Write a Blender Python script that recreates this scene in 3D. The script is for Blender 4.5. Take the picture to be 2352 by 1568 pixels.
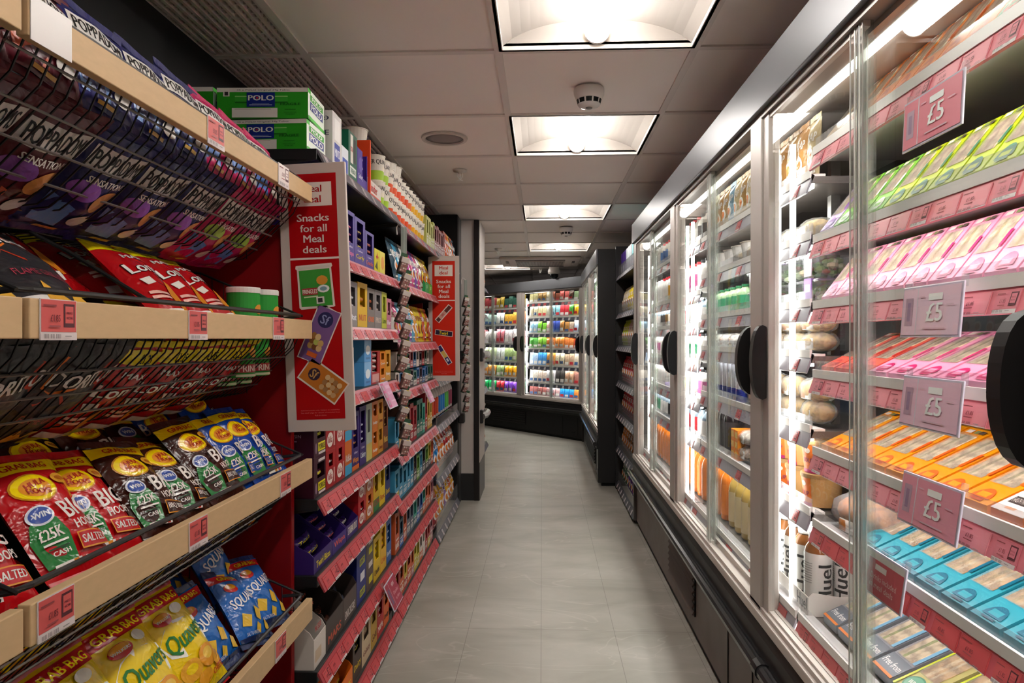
import bpy, bmesh, math, random
from mathutils import Matrix, Vector
for _o in list(bpy.data.objects): bpy.data.objects.remove(_o)
SC = bpy.context.scene
COL = SC.collection
pi = math.pi
R = math.radians
# ---------------- camera, world, exposure ----------------
cam_d = bpy.data.cameras.new('camera'); cam = bpy.data.objects.new('camera', cam_d); COL.objects.link(cam)
cam_d.sensor_width = 36; cam_d.lens = 1570 / 2352 * 36; cam_d.clip_start = .02
cam.location = (0, 0, 1.2)
cam.rotation_euler = (pi / 2 - math.atan2(6, 1570), 0, math.atan2(69, 1570))
SC.camera = cam
W = bpy.data.worlds.new('world'); SC.world = W; W.use_nodes = True
W.node_tree.nodes['Background'].inputs[0].default_value = (.55, .52, .5, 1)
W.node_tree.nodes['Background'].inputs[1].default_value = .12
SC.view_settings.view_transform = 'Standard'; SC.view_settings.look = 'None'
SC.view_settings.gamma = 1; SC.view_settings.use_curve_mapping = False
SC.view_settings.exposure = 1.0
CEIL_E, LED_E, STRIP_E = 24.0, 6.0, 4.0
SHELF_E = 14.0     # ceiling tubes, vertical fridge strips, fridge canopy strips, added fridge shelf bars
cy = SC.cycles; cy.use_light_tree = False
cy.use_denoising = True; cy.use_adaptive_sampling = False
cy.max_bounces = 6; cy.diffuse_bounces = 5; cy.glossy_bounces = 2; cy.transmission_bounces = 2; cy.transparent_max_bounces = 12
cy.caustics_reflective = False; cy.caustics_refractive = False; cy.sample_clamp_indirect = 8

# ---------------- materials ----------------
def lin(c):
    c /= 255
    return c / 12.92 if c <= .04045 else ((c + .055) / 1.055) ** 2.4
def rgb(h):
    h = h.lstrip('#'); h = h if len(h) == 6 else ''.join(q * 2 for q in h); return tuple(lin(int(h[i:i + 2], 16)) for i in (0, 2, 4)) + (1,)
_MC = {}
def M(h, rough=.5, metal=0, kind=''):
    """cached node material for a colour; kind adds a procedural finish"""
    key = (h, rough, metal, kind)
    if key in _MC: return _MC[key]
    m = bpy.data.materials.new('%s_%s' % (kind or 'plain', h)); m.use_nodes = True; _MC[key] = m
    nt = m.node_tree; b = nt.nodes['Principled BSDF']; c = rgb(h)
    b.inputs['Base Color'].default_value = c; b.inputs['Roughness'].default_value = rough; b.inputs['Metallic'].default_value = metal
    if kind in ('', 'wood', 'speck'): b.inputs['Specular IOR Level'].default_value = .25
    def N(t, **k):
        n = nt.nodes.new(t)
        for a, v in k.items(): n.inputs[a].default_value = v
        return n
    L = nt.links.new
    if kind == 'foil':
        tc = N('ShaderNodeTexCoord'); n = N('ShaderNodeTexNoise', Scale=26., Detail=2.5, Distortion=.9); bp = N('ShaderNodeBump', Strength=.75, Distance=.008)
        L(tc.outputs['Object'], n.inputs['Vector']); L(n.outputs[0], bp.inputs['Height']); L(bp.outputs[0], b.inputs['Normal'])
    elif kind == 'wood':
        tc = N('ShaderNodeTexCoord'); mp = N('ShaderNodeMapping'); mp.inputs['Scale'].default_value = (14, 1.2, 40)
        n = N('ShaderNodeTexNoise', Scale=3., Detail=4.); r = N('ShaderNodeMixRGB'); r.inputs[1].default_value = c
        r.inputs[2].default_value = tuple(x * .82 for x in c[:3]) + (1,)
        L(tc.outputs['Object'], mp.inputs[0]); L(mp.outputs[0], n.inputs['Vector']); L(n.outputs[0], r.inputs[0]); L(r.outputs[0], b.inputs['Base Color'])
    elif kind == 'speck':
        tc = N('ShaderNodeTexCoord'); n = N('ShaderNodeTexNoise', Scale=60., Detail=2.); r = N('ShaderNodeValToRGB')
        r.color_ramp.elements[0].position = .38; r.color_ramp.elements[1].position = .62
        r.color_ramp.elements[0].color = tuple(x * .6 for x in c[:3]) + (1,); r.color_ramp.elements[1].color = tuple(min(1, x * 1.25) for x in c[:3]) + (1,)
        L(tc.outputs['Object'], n.inputs['Vector']); L(n.outputs[0], r.inputs[0]); L(r.outputs[0], b.inputs['Base Color'])
    elif kind == 'satin':
        tc = N('ShaderNodeTexCoord'); n = N('ShaderNodeTexNoise', Scale=9., Detail=3.); mr = N('ShaderNodeMapRange')
        mr.inputs['To Min'].default_value = max(.02, rough - .06); mr.inputs['To Max'].default_value = rough + .08
        L(tc.outputs['Object'], n.inputs['Vector']); L(n.outputs[0], mr.inputs[0]); L(mr.outputs[0], b.inputs['Roughness'])
    return m
def emit(name, h, s):
    m = bpy.data.materials.new(name); m.use_nodes = True; nt = m.node_tree; nt.nodes.clear()
    e = nt.nodes.new('ShaderNodeEmission'); o = nt.nodes.new('ShaderNodeOutputMaterial')
    e.inputs[0].default_value = rgb(h); e.inputs[1].default_value = s; nt.links.new(e.outputs[0], o.inputs[0]); return m
def clear(name, h='#ffffff', body=0., rough=.03, refl=1., ior=1.45):
    """see-through plastic or glass: transparent film + fresnel gloss + a little milky body"""
    m = bpy.data.materials.new(name); m.use_nodes = True; nt = m.node_tree; nt.nodes.clear(); L = nt.links.new
    t = nt.nodes.new('ShaderNodeBsdfTransparent'); g = nt.nodes.new('ShaderNodeBsdfGlossy'); d = nt.nodes.new('ShaderNodeBsdfDiffuse')
    t.inputs[0].default_value = rgb(h); d.inputs[0].default_value = rgb(h); g.inputs['Roughness'].default_value = rough
    f = nt.nodes.new('ShaderNodeFresnel'); f.inputs[0].default_value = ior
    k = nt.nodes.new('ShaderNodeMath'); k.operation = 'MULTIPLY'; k.inputs[1].default_value = refl; q = nt.nodes.new('ShaderNodeMath'); q.operation = 'SUBTRACT'; q.inputs[0].default_value = 1; ge = nt.nodes.new('ShaderNodeNewGeometry')
    q2 = nt.nodes.new('ShaderNodeMath'); q2.operation = 'MULTIPLY'; L(ge.outputs['Backfacing'], q.inputs[1]); L(f.outputs[0], q2.inputs[0]); L(q.outputs[0], q2.inputs[1]); L(q2.outputs[0], k.inputs[0])
    a = nt.nodes.new('ShaderNodeMixShader'); a.inputs[0].default_value = body; L(t.outputs[0], a.inputs[1]); L(d.outputs[0], a.inputs[2])
    x = nt.nodes.new('ShaderNodeMixShader'); L(k.outputs[0], x.inputs[0]); L(a.outputs[0], x.inputs[1]); L(g.outputs[0], x.inputs[2])
    o = nt.nodes.new('ShaderNodeOutputMaterial'); L(x.outputs[0], o.inputs[0]); return m
GLASS = clear('door_glass', '#fbfdfc', 0., .01, .8, 1.36)
ACRYL = clear('clear_acrylic', '#f6f8f6', .07, .05, 1.3, 1.5)
PLAST = clear('clear_plastic', '#f4f4f6', .1, .12, 1.2, 1.45)
WRAP = clear('cling_film', '#f4f4f2', .16, .14, 1.6, 1.5)
SLEEVE = clear('card_sleeve', '#f6ecf2', .25, .1, 1.2, 1.45)
BLK = M('#0d0c0c', .45); BLK2 = M('#1c1b1c', .35, kind='satin'); STEEL = M('#6c6866', .32, .8, 'satin')
WHITE = M('#e6e1dd', .5); ALU = M('#b4aca6', .38, .25, 'satin'); RED = M('#a8101a', .5)

# ---------------- text ----------------
_TC = {}
BOLD = .03
def text_poly(s, cuts=0):
    key = (s, cuts, BOLD)
    if key in _TC: return _TC[key]
    cu = bpy.data.curves.new('t', 'FONT'); cu.body = s; cu.size = 1; cu.resolution_u = 2; cu.offset = 0
    o = bpy.data.objects.new('t', cu); me = o.to_mesh()
    bm = bmesh.new(); bm.from_mesh(me); o.to_mesh_clear(); bpy.data.objects.remove(o); bpy.data.curves.remove(cu)
    if not bm.verts: bm.free(); _TC[key] = ([], []); return _TC[key]
    xs = [v.co.x for v in bm.verts]; ys = [v.co.y for v in bm.verts]; x0, x1, y0, y1 = min(xs), max(xs), min(ys), max(ys)
    for v in bm.verts: v.co = ((v.co.x - x0) / max(x1 - x0, 1e-6), (v.co.y - y0) / max(y1 - y0, 1e-6), 0)
    for ax in (0, 1):
        n = cuts if ax == 0 else max(0, cuts // 2)
        for i in range(1, n):
            c = Vector((0, 0, 0)); c[ax] = i / n; d = Vector((0, 0, 0)); d[ax] = 1
            bmesh.ops.bisect_plane(bm, geom=bm.verts[:] + bm.edges[:] + bm.faces[:], plane_co=c, plane_no=d)
    bm.verts.index_update()
    r = ([(v.co.x, v.co.y) for v in bm.verts], [[v.index for v in f.verts] for f in bm.faces]); bm.free()
    _TC[key] = r; return r

# ---------------- mesh builder ----------------
class MB:
    def __init__(s): s.v = []; s.f = []; s.m = []; s.ms = []
    def mi(s, m):
        if isinstance(m, str): m = M(m)
        if m not in s.ms: s.ms.append(m)
        return s.ms.index(m)
    def add(s, vs, fs, m):
        n = len(s.v); k = s.mi(m); s.v += [tuple(p) for p in vs]
        for f in fs: s.f.append([n + i for i in f]); s.m.append(k)
        return s
    def box(s, x0, x1, y0, y1, z0, z1, m, bev=0):
        if x0 > x1: x0, x1 = x1, x0
        if y0 > y1: y0, y1 = y1, y0
        if z0 > z1: z0, z1 = z1, z0
        if bev:
            bm = bmesh.new(); bmesh.ops.create_cube(bm, size=1)
            for v in bm.verts: v.co = (x0 + (v.co.x + .5) * (x1 - x0), y0 + (v.co.y + .5) * (y1 - y0), z0 + (v.co.z + .5) * (z1 - z0))
            bmesh.ops.bevel(bm, geom=bm.edges[:], offset=min(bev, .45 * min(x1 - x0, y1 - y0, z1 - z0)), segments=2, affect='EDGES', profile=.5)
            bm.verts.index_update(); s.add([v.co[:] for v in bm.verts], [[v.index for v in f.verts] for f in bm.faces], m); bm.free(); return s
        v = [(x0, y0, z0), (x1, y0, z0), (x1, y1, z0), (x0, y1, z0), (x0, y0, z1), (x1, y0, z1), (x1, y1, z1), (x0, y1, z1)]
        return s.add(v, [(0, 3, 2, 1), (4, 5, 6, 7), (0, 1, 5, 4), (1, 2, 6, 5), (2, 3, 7, 6), (3, 0, 4, 7)], m)
    def prism(s, poly, a, b, m, axis='x'):
        """poly in the other two axes, extruded from a to b"""
        n = len(poly)
        g = {'x': lambda t, p: (t, p[0], p[1]), 'y': lambda t, p: (p[0], t, p[1]), 'z': lambda t, p: (p[0], p[1], t)}[axis]
        v = [g(a, p) for p in poly] + [g(b, p) for p in poly]
        f = [list(range(n))[::-1], list(range(n, 2 * n))] + [(i, (i + 1) % n, n + (i + 1) % n, n + i) for i in range(n)]
        return s.add(v, f, m)
    def tube(s, pts, r, m, n=6, closed=False):
        P = [Vector(p) for p in pts]; k = len(P); vs = []; u0 = None
        for i in range(k):
            d = (P[min(i + 1, k - 1)] - P[max(i - 1, 0)]).normalized() if not closed else (P[(i + 1) % k] - P[i - 1]).normalized()
            if u0 is None: u0 = d.orthogonal().normalized()
            u = (u0 - d * u0.dot(d)).normalized(); u0 = u; w = d.cross(u)
            rr = r[i] if isinstance(r, (list, tuple)) else r
            vs += [P[i] + (u * math.cos(2 * pi * j / n) + w * math.sin(2 * pi * j / n)) * rr for j in range(n)]
        f = [(i * n + j, i * n + (j + 1) % n, (i + 1) % k * n + (j + 1) % n, (i + 1) % k * n + j) for i in range(k if closed else k - 1) for j in range(n)]
        if not closed: f += [list(range(n))[::-1], [(k - 1) * n + j for j in range(n)]]
        return s.add(vs, f, m)
    def lathe(s, prof, m, n=16, c=(0, 0), mats=None):
        """prof = [(r,z)...]; mats may give one material per band"""
        vs = [(c[0] + r * math.cos(2 * pi * j / n), c[1] + r * math.sin(2 * pi * j / n), z) for r, z in prof for j in range(n)]
        b = len(s.v); s.v += vs
        for i in range(len(prof) - 1):
            k = s.mi(mats[i] if mats else m)
            for j in range(n): s.f.append([b + i * n + j, b + i * n + (j + 1) % n, b + (i + 1) * n + (j + 1) % n, b + (i + 1) * n + j]); s.m.append(k)
        k0, k1 = (s.mi(mats[0]), s.mi(mats[-1])) if mats else (s.mi(m),) * 2
        s.f.append([b + j for j in range(n)][::-1]); s.m.append(k0); s.f.append([b + (len(prof) - 1) * n + j for j in range(n)]); s.m.append(k1)
        return s
    def surf(s, f, nu, nv, m, flip=False, u0=0, u1=1, v0=0, v1=1):
        vs = [f(u0 + (u1 - u0) * i / nu, v0 + (v1 - v0) * j / nv) for j in range(nv + 1) for i in range(nu + 1)]
        q = [(j * (nu + 1) + i, j * (nu + 1) + i + 1, (j + 1) * (nu + 1) + i + 1, (j + 1) * (nu + 1) + i) for j in range(nv) for i in range(nu)]
        return s.add(vs, [t[::-1] for t in q] if flip else q, m)
    def art(s, ops, f, curved=0, base=.0004, rough=.4, kind=''):
        """printed shapes: r rect, e ellipse, t text, p polygon, o ring; f(u,v,d) puts them on the surface"""
        for i, op in enumerate(ops):
            d = base + i * (.00022 if not curved else .00028); k = op[0]; g = lambda u, v: f(u, v, d)
            col = op[-1]; mm = M(col, rough, 0, kind) if isinstance(col, str) else col
            if k == 'r':
                _, a, b, c, e, _c = op; nu = max(1, int(abs(c - a) * curved * 1.7 + (curved > 0))); nv = max(1, int(abs(e - b) * curved * 1.7 + (curved > 0)))
                s.surf(g, nu, nv, mm, u0=a, u1=c, v0=b, v1=e)
            elif k == 'e':
                _, cu, cv, ru, rv, _c = op; n = 20 if curved or ru > .2 else 12; rings = 3 if curved else 1; vs = [g(cu, cv)]; fs = []
                for q in range(1, rings + 1):
                    for j in range(n):
                        vs.append(g(cu + ru * q / rings * math.cos(2 * pi * j / n), cv + rv * q / rings * math.sin(2 * pi * j / n)))
                fs += [(0, 1 + j, 1 + (j + 1) % n) for j in range(n)]
                fs += [(1 + (q - 1) * n + j, 1 + q * n + j, 1 + q * n + (j + 1) % n, 1 + (q - 1) * n + (j + 1) % n) for q in range(1, rings) for j in range(n)]
                s.add(vs, fs, mm)
            elif k == 'o':
                _, cu, cv, ru, rv, t, _c = op; n = 24
                vs = [g(cu + ru * q * math.cos(2 * pi * j / n), cv + rv * q * math.sin(2 * pi * j / n)) for q in (1, 1 - t) for j in range(n)]
                s.add(vs, [(j, (j + 1) % n, n + (j + 1) % n, n + j) for j in range(n)], mm)
            elif k == 'p':
                s.add([g(*p) for p in op[1]], [list(range(len(op[1])))], mm)
            elif k == 't':
                st, a, b, c, e = op[1:6]; rot = op[6] if len(op) > 7 else 0
                pv, pf = text_poly(st, 8 if curved else 0); cu, cv = (a + c) / 2, (b + e) / 2; ca, sa = math.cos(R(rot)), math.sin(R(rot))
                vs = []; n_ = max(1, len(st)); sh = (-.045 / n_, 0, .045 / n_) if n_ < 12 else (0,)
                pv = [(x * (1 - .09 / n_) + .045 / n_ + q, y) for q in sh for x, y in pv]; n0 = len(pv) // len(sh); pf = [[i_ + k_ * n0 for i_ in ff] for k_ in range(len(sh)) for ff in pf]
                for x, y in pv:
                    x = (x - .5) * (c - a); y = (y - .5) * (e - b); vs.append(f(cu + x * ca - y * sa, cv + x * sa + y * ca, d + .00006 * (len(vs) // n0)))
                if vs: s.add(vs, pf, mm)
        return s
    def mesh(s, name, smooth=False):
        me = bpy.data.meshes.new(name); me.from_pydata(s.v, [], s.f)
        for m in s.ms: me.materials.append(m)
        me.polygons.foreach_set('material_index', s.m)
        if smooth: me.polygons.foreach_set('use_smooth', [True] * len(me.polygons))
        me.update(); return me
    def build(s, name, parent=None, smooth=False, **kw): return ob(name, s.mesh(name, smooth), parent, **kw)
def ob(name, me, parent=None, label=None, cat=None, group=None, kind=None, mat=None):
    o = bpy.data.objects.new(name, me); COL.objects.link(o)
    if parent: o.parent = parent
    if mat is not None: o.matrix_basis = mat
    for k, v in (('label', label), ('category', cat), ('group', group), ('kind', kind)):
        if v: o[k] = v
    return o
def empty(name, label, cat, group=None, mat=None, kind=None): return ob(name, None, None, label, cat, group, kind, mat)
def struct(name, mb, label=None): return mb.build(name, kind='structure', label=label)
# a frame: s runs to the viewer's side (his right), d into the unit, z up
class Frame:
    def __init__(s, x, y, deg): s.x, s.y, s.a = x, y, R(deg); s.c, s.s_ = math.cos(s.a), math.sin(s.a)
    def m(s, u=0, d=0, z=0, lean=0, roll=0, yaw=0):
        return (Matrix.Translation((s.x + u * s.c - d * s.s_, s.y + u * s.s_ + d * s.c, z)) @ Matrix.Rotation(s.a + R(yaw), 4, 'Z')
                @ Matrix.Rotation(-R(lean), 4, 'X') @ Matrix.Rotation(R(roll), 4, 'Y'))
ORD = 'first second third fourth fifth sixth seventh eighth ninth tenth eleventh twelfth thirteenth fourteenth fifteenth sixteenth seventeenth eighteenth nineteenth twentieth'.split()
def nth(i): return ORD[i] if i < 20 else 'twenty-' + ORD[i - 20]
# ---------------- product library: name -> (object name, category, [(part name, mesh)]) ----------------
class Prod:
    """first mesh is the thing itself, the others its parts; objects made from it share the meshes"""
    def __init__(s, name, cat, body, parts=(), size=(.1, .1, .1)): s.name, s.cat, s.body, s.parts, s.size = name, cat, body, parts, size
    def put(s, mat, label, group=None):
        o = ob(s.name, s.body, None, label, s.cat, group, None, mat)
        for n, me in s.parts: ob(n, me, o)
        return o
# ================= the room =================
CZ = 2.08
def floor_mat():
    m = bpy.data.materials.new('stone_floor_tiles'); m.use_nodes = True; nt = m.node_tree; b = nt.nodes['Principled BSDF']; L = nt.links.new
    tc = nt.nodes.new('ShaderNodeTexCoord')
    mp = nt.nodes.new('ShaderNodeMapping'); mp.inputs['Scale'].default_value = (1.0, 2.0, 1); mp.inputs['Rotation'].default_value = (0, 0, R(-16))
    n = nt.nodes.new('ShaderNodeTexNoise'); n.inputs['Scale'].default_value = 2.2; n.inputs['Detail'].default_value = 6; n.inputs['Roughness'].default_value = .55
    n.inputs['Distortion'].default_value = .5
    L(tc.outputs['Object'], mp.inputs[0]); L(mp.outputs[0], n.inputs['Vector'])
    r = nt.nodes.new('ShaderNodeValToRGB'); e = r.color_ramp.elements
    e[0].position = .28; e[0].color = rgb('#8f8b80'); e[1].position = .72; e[1].color = rgb('#b0aba2'); x = e.new(.5); x.color = rgb('#a09b91')
    L(n.outputs[0], r.inputs[0])
    n2 = nt.nodes.new('ShaderNodeTexNoise'); n2.inputs['Scale'].default_value = 1.1; n2.inputs['Detail'].default_value = 3; n2.inputs['Distortion'].default_value = 1.6
    mp2 = nt.nodes.new('ShaderNodeMapping'); mp2.inputs['Scale'].default_value = (1, 2.2, 1); mp2.inputs['Rotation'].default_value = (0, 0, R(-24))
    L(tc.outputs['Object'], mp2.inputs[0]); L(mp2.outputs[0], n2.inputs['Vector'])
    r2 = nt.nodes.new('ShaderNodeValToRGB'); e = r2.color_ramp.elements
    e[0].position = .49; e[0].color = (0, 0, 0, 1); e[1].position = .51; e[1].color = (0, 0, 0, 1); x = e.new(.5); x.color = (.35, .35, .35, 1)
    L(n2.outputs[0], r2.inputs[0])
    mx = nt.nodes.new('ShaderNodeMixRGB'); mx.inputs[2].default_value = rgb('#c2bdb4'); L(r2.outputs[0], mx.inputs[0]); L(r.outputs[0], mx.inputs[1])
    # tile joints .3 x .6
    sx = nt.nodes.new('ShaderNodeSeparateXYZ'); L(tc.outputs['Object'], sx.inputs[0])
    def line(out, size, off):
        a = nt.nodes.new('ShaderNodeMath'); a.operation = 'ADD'; a.inputs[1].default_value = off + 30 * size; L(out, a.inputs[0])
        q = nt.nodes.new('ShaderNodeMath'); q.operation = 'MODULO'; q.inputs[1].default_value = size; L(a.outputs[0], q.inputs[0])
        c = nt.nodes.new('ShaderNodeMath'); c.operation = 'LESS_THAN'; c.inputs[1].default_value = .0022; L(q.outputs[0], c.inputs[0]); return c
    a = line(sx.outputs[0], .3, .005); c = line(sx.outputs[1], .6, .18)
    mm = nt.nodes.new('ShaderNodeMath'); mm.operation = 'MAXIMUM'; L(a.outputs[0], mm.inputs[0]); L(c.outputs[0], mm.inputs[1])
    k = nt.nodes.new('ShaderNodeMath'); k.operation = 'MULTIPLY'; k.inputs[1].default_value = .6; L(mm.outputs[0], k.inputs[0])
    m2 = nt.nodes.new('ShaderNodeMixRGB'); m2.inputs[2].default_value = rgb('#5d574d'); L(k.outputs[0], m2.inputs[0]); L(mx.outputs[0], m2.inputs[1])
    L(m2.outputs[0], b.inputs['Base Color']); b.inputs['Roughness'].default_value = .38; return m
struct('floor', MB().box(-3.2, 1.45, -3, 12, -.05, 0, floor_mat()))
CT = M('#ece2dd', .7, kind='satin')
XG = [-.735, -.135, .465, 1.065]         # grid lines of the suspended ceiling
ROWS = [.9 + .6 * i - 3.6 for i in range(26)]
LIGHTS = [(-.135, 1.5), (-.135, 2.7), (-.135, 4.5), (-.135, 6.3), (-.735, 8.1), (-.135, .3), (-.135, -.9), (-.135, -2.1)]  # last three are unseen panels, added to brighten the left rack
AC = (-.135 - .34, 7.42, .84, .72)
mb = MB()
xs = [-3.2, -1.935, -1.335] + XG + [1.45]
islight = lambda x, y: any(abs(x - a) < .02 and abs(y - b) < .05 for a, b in LIGHTS)
for i in range(len(xs) - 1):
    for y in ROWS:
        if islight(xs[i], y): continue
        if i == 2 and y < 5.2: continue         # grille column
        mb.box(xs[i] + .001, xs[i + 1] - .001, y + .001, y + .599, CZ + .006, CZ + .03, CT)
struct('ceiling', mb)
mb = MB(); TB = M('#d8cec9', .5)
for x in xs[1:-1]: mb.box(x - .012, x + .012, ROWS[0], 12.3, CZ, CZ + .012, TB)
for y in ROWS:
    for i in range(len(xs) - 1): mb.box(xs[i] + .012, xs[i + 1] - .012, y - .012, y + .012, CZ, CZ + .012, TB)
struct('trim_1', mb, 'grey metal grid holding the ceiling tiles')
mb = MB(); GR = M('#c9bab6', .5)
for k in range(25): mb.box(-1.333 + .024 * k, -1.333 + .024 * k + .009, -1, 5.1, CZ + .004, CZ + .02, GR)
for k in range(250): mb.box(-1.335, -.747, -1 + .0245 * k, -1 + .0245 * k + .006, CZ + .012, CZ + .026, GR)
mb.box(-1.335, -.747, -1, 5.1, CZ + .06, CZ + .07, BLK)
struct('ceiling_grille', mb, 'ribbed grille panels in the ceiling over the crisp rack')
struct('ceiling_slab', MB().box(-3.2, 1.45, -3, 12.3, CZ + .2, CZ + .25, M('#4a4542')))
DK = M('#141314', .6)
struct('wall_left', MB().box(-1.12, -1.03, -3, 5.35, 0, CZ, DK), 'black wall behind the crisp rack')
struct('wall_right', MB().box(1.3, 1.4, -3, 8.0, 0, CZ + .05, M('#3c3836', .7)))
struct('wall_far_left', MB().box(-3.3, -3.2, -3, 12.3, 0, CZ + .05, M('#b8b2ae', .7)))
struct('wall_near', MB().box(-3.3, 1.45, -3.1, -3, 0, CZ + .05, M('#dcd6d0', .7)))
struct('wall_far', MB().box(-3.3, 1.45, 12.2, 12.3, 0, CZ + .05, M('#262425', .7)))
# black end wall, grey side and white column at the end of the chocolate run
struct('wall_end', MB().box(-1.03, -.6, 4.83, 4.9, 0, CZ, DK).box(-.66, -.6, 4.9, 5.06, 0, CZ, M('#3b3c3d', .35, kind='satin')), 'black end panel and grey return beside the white column')
WHT = M('#c9c0bb', .55)
mb = MB().box(-.85, -.505, 5.06, 5.5, .2, CZ, WHT).box(-.852, -.503, 5.057, 5.5, .0, .2, M('#2c2b2c', .5))
mb.box(-.505, -.467, 5.05, 5.5, 0, CZ, M('#241f1e', .5)).box(-.467, -.463, 5.07, 5.5, .28, CZ, WHT).box(-.467, -.462, 5.055, 5.5, .0, .28, M('#565150', .4))
struct('pillar', mb, 'white column with black edge strip and grey skirting')
for k, z in enumerate((1.08, .62)):
    mb = MB().tube([(-.45, 5.1, z), (-.43, 5.2, z), (-.43, 5.4, z), (-.45, 5.48, z)], .026, M('#8e8a88', .3, .6), 8)
    mb.box(-.464, -.44, 5.07, 5.14, z - .05, z + .05, BLK2, .006)
    o = mb.build('bumper_rail', smooth=False, label=('upper' if k == 0 else 'lower') + ' grey bumper rail on the side of the white column', cat='bumper rail', group='bumper rails on the white column')
for k, z in enumerate((1.08, .63)):
    mb = MB().box(-.6, -.555, 4.86, 4.93, z - .035, z + .035, BLK2, .01).box(-.597, -.57, 4.93, 5.05, z - .03, z + .03, M('#8e8a88', .3, .6), .01)
    mb.build('bumper_bracket', label=('upper' if k == 0 else 'lower') + ' grey bumper with black cap on the end of the chocolate shelves', cat='bumper', group='bumpers at the shelf end')
# ceiling lights
TUBE = emit('lamp_tube', '#fffaf4', CEIL_E)
RFL = M('#aba49d', .45)
for i, (x, y) in enumerate(LIGHTS):
    names = ['nearest lit ceiling panel above the aisle', 'second ceiling panel, just past the near smoke detector', 'third ceiling panel, before the far smoke detector',
             'fourth ceiling panel in front of the air conditioner', 'ceiling panel off the row beyond the air conditioner', 'ceiling panel added overhead for light, out of view', 'ceiling panel added for light, second out of view', 'ceiling panel added for light by the near wall, out of view']
    t = empty('ceiling_light', 'white square recessed ' + names[i], 'ceiling light', 'recessed ceiling lights', Matrix.Translation((x + .3, y + .3, CZ)))
    h = .285
    def rf(u, v):     # a shallow vault rising to the sides of the lamp channel
        X = (u - .5) * 2 * h; a = abs(X) / h; return (X, (v - .5) * 2 * h, .012 + .075 * (1 - a ** 2.4) ** .8)
    mb = MB().surf(rf, 20, 1, RFL, flip=True)
    for sgn in (-1, 1):
        pts = [rf(k / 20, 0)[0::2] for k in range(21)]
        mb.prism([(p[0], p[1]) for p in pts] + [(h, .0), (-h, .0)][0:0], sgn * h, sgn * (h + .004), RFL, 'y')
    mb.build('reflector', t, smooth=False)
    mb = MB()
    for a, b, c, d in ((-.297, .297, -.297, -h), (-.297, .297, h, .297), (-.297, -h, -h, h), (h, .297, -h, h)): mb.box(a, b, c, d, .0, .02, M('#d8d2cd', .4))
    mb.box(-.297, .297, -.297, .297, .1, .11, M('#d8d2cd'))
    mb.build('frame', t)
    n = 12; prof = [(.036 * math.cos(pi + pi * j / n), .045 + .036 * math.sin(pi + pi * j / n)) for j in range(n + 1)]
    MB().prism(prof, -.262, .262, TUBE, 'y').build('lamp_cover', t, smooth=False)
    for q in (.262, -.272): MB().prism([(p[0] * 1.06, (p[1] - .045) * 1.06 + .045) for p in prof], q, q + .01, M('#f4f0ec'), 'y').build('end_cap', t)
# smoke detectors
def detector(x, y, lab):
    t = empty('smoke_detector', lab, 'smoke detector', 'ceiling smoke detectors', Matrix.Translation((x, y, CZ)))
    wm = M('#d9d3cf', .35)
    MB().lathe([(.052, 0), (.054, -.008), (.053, -.02), (.047, -.034), (.044, -.04)], wm, 28).build('base', t, smooth=True)
    mb = MB()
    for k in range(10):
        a0 = 2 * pi * k / 10; a1 = a0 + 2 * pi / 10 * .78
        for (aa, bb, mm, dz) in ((a0, a1, BLK, 0), (a1, a0 + 2 * pi / 10, wm, .0)):
            vs = [(r * math.cos(a), r * math.sin(a), z) for a in (aa, (aa + bb) / 2, bb) for r, z in ((.044, -.040), (.040, -.055))]
            mb.add(vs, [(0, 1, 3, 2), (2, 3, 5, 4)], mm)
    mb.build('vent_ring', t)
    MB().lathe([(.040, -.055), (.036, -.062), (.024, -.066), (.001, -.067)], wm, 28).build('cap', t, smooth=True)
    MB().lathe([(.012, -.066), (.011, -.07), (.001, -.071)], M('#8e8a88'), 14).build('sensor', t, smooth=True)
detector(.165, 2.42, 'white round smoke detector between the two nearest ceiling lights')
detector(.19, 5.42, 'white round smoke detector past the third ceiling light')
t = empty('ceiling_speaker', 'round white flush speaker in the ceiling tile', 'speaker', None, Matrix.Translation((-.43, 3.0, CZ + .004)))
MB().lathe([(.102, 0), (.1, -.007), (.085, -.008), (.083, 0)], M('#c8bfba', .5), 36).build('rim', t, smooth=False)
MB().lathe([(.083, -.001), (.05, -.003), (.001, -.0035)], M('#847b7b', .6), 36).build('grille', t, smooth=True)
def sprinkler(x, y, lab):
    t = empty('sprinkler_head', lab, 'sprinkler', 'ceiling sprinkler heads', Matrix.Translation((x, y, CZ)))
    MB().lathe([(.036, .006), (.034, -.004), (.012, -.008), (.01, -.014)], M('#cfc8c2', .3, .3), 20).build('rosette', t, smooth=True)
    MB().tube([(-.012, 0, -.012), (-.013, 0, -.03), (-.004, 0, -.042)], .0025, WHITE).tube([(.012, 0, -.012), (.013, 0, -.03), (.004, 0, -.042)], .0025, WHITE).tube([(0, 0, -.01), (0, 0, -.05)], .003, WHITE).build('frame_arm', t)
    MB().lathe([(.014, -.05), (.014, -.052)], WHITE, 12).build('deflector', t)
sprinkler(-.43, 3.57, 'white sprinkler head in the tile beyond the speaker')
sprinkler(-.43, 6.7, 'small sprinkler head in front of the air conditioner')
sprinkler(-.02, 8.6, 'small sprinkler head beyond the air conditioner near the dome camera')
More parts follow.
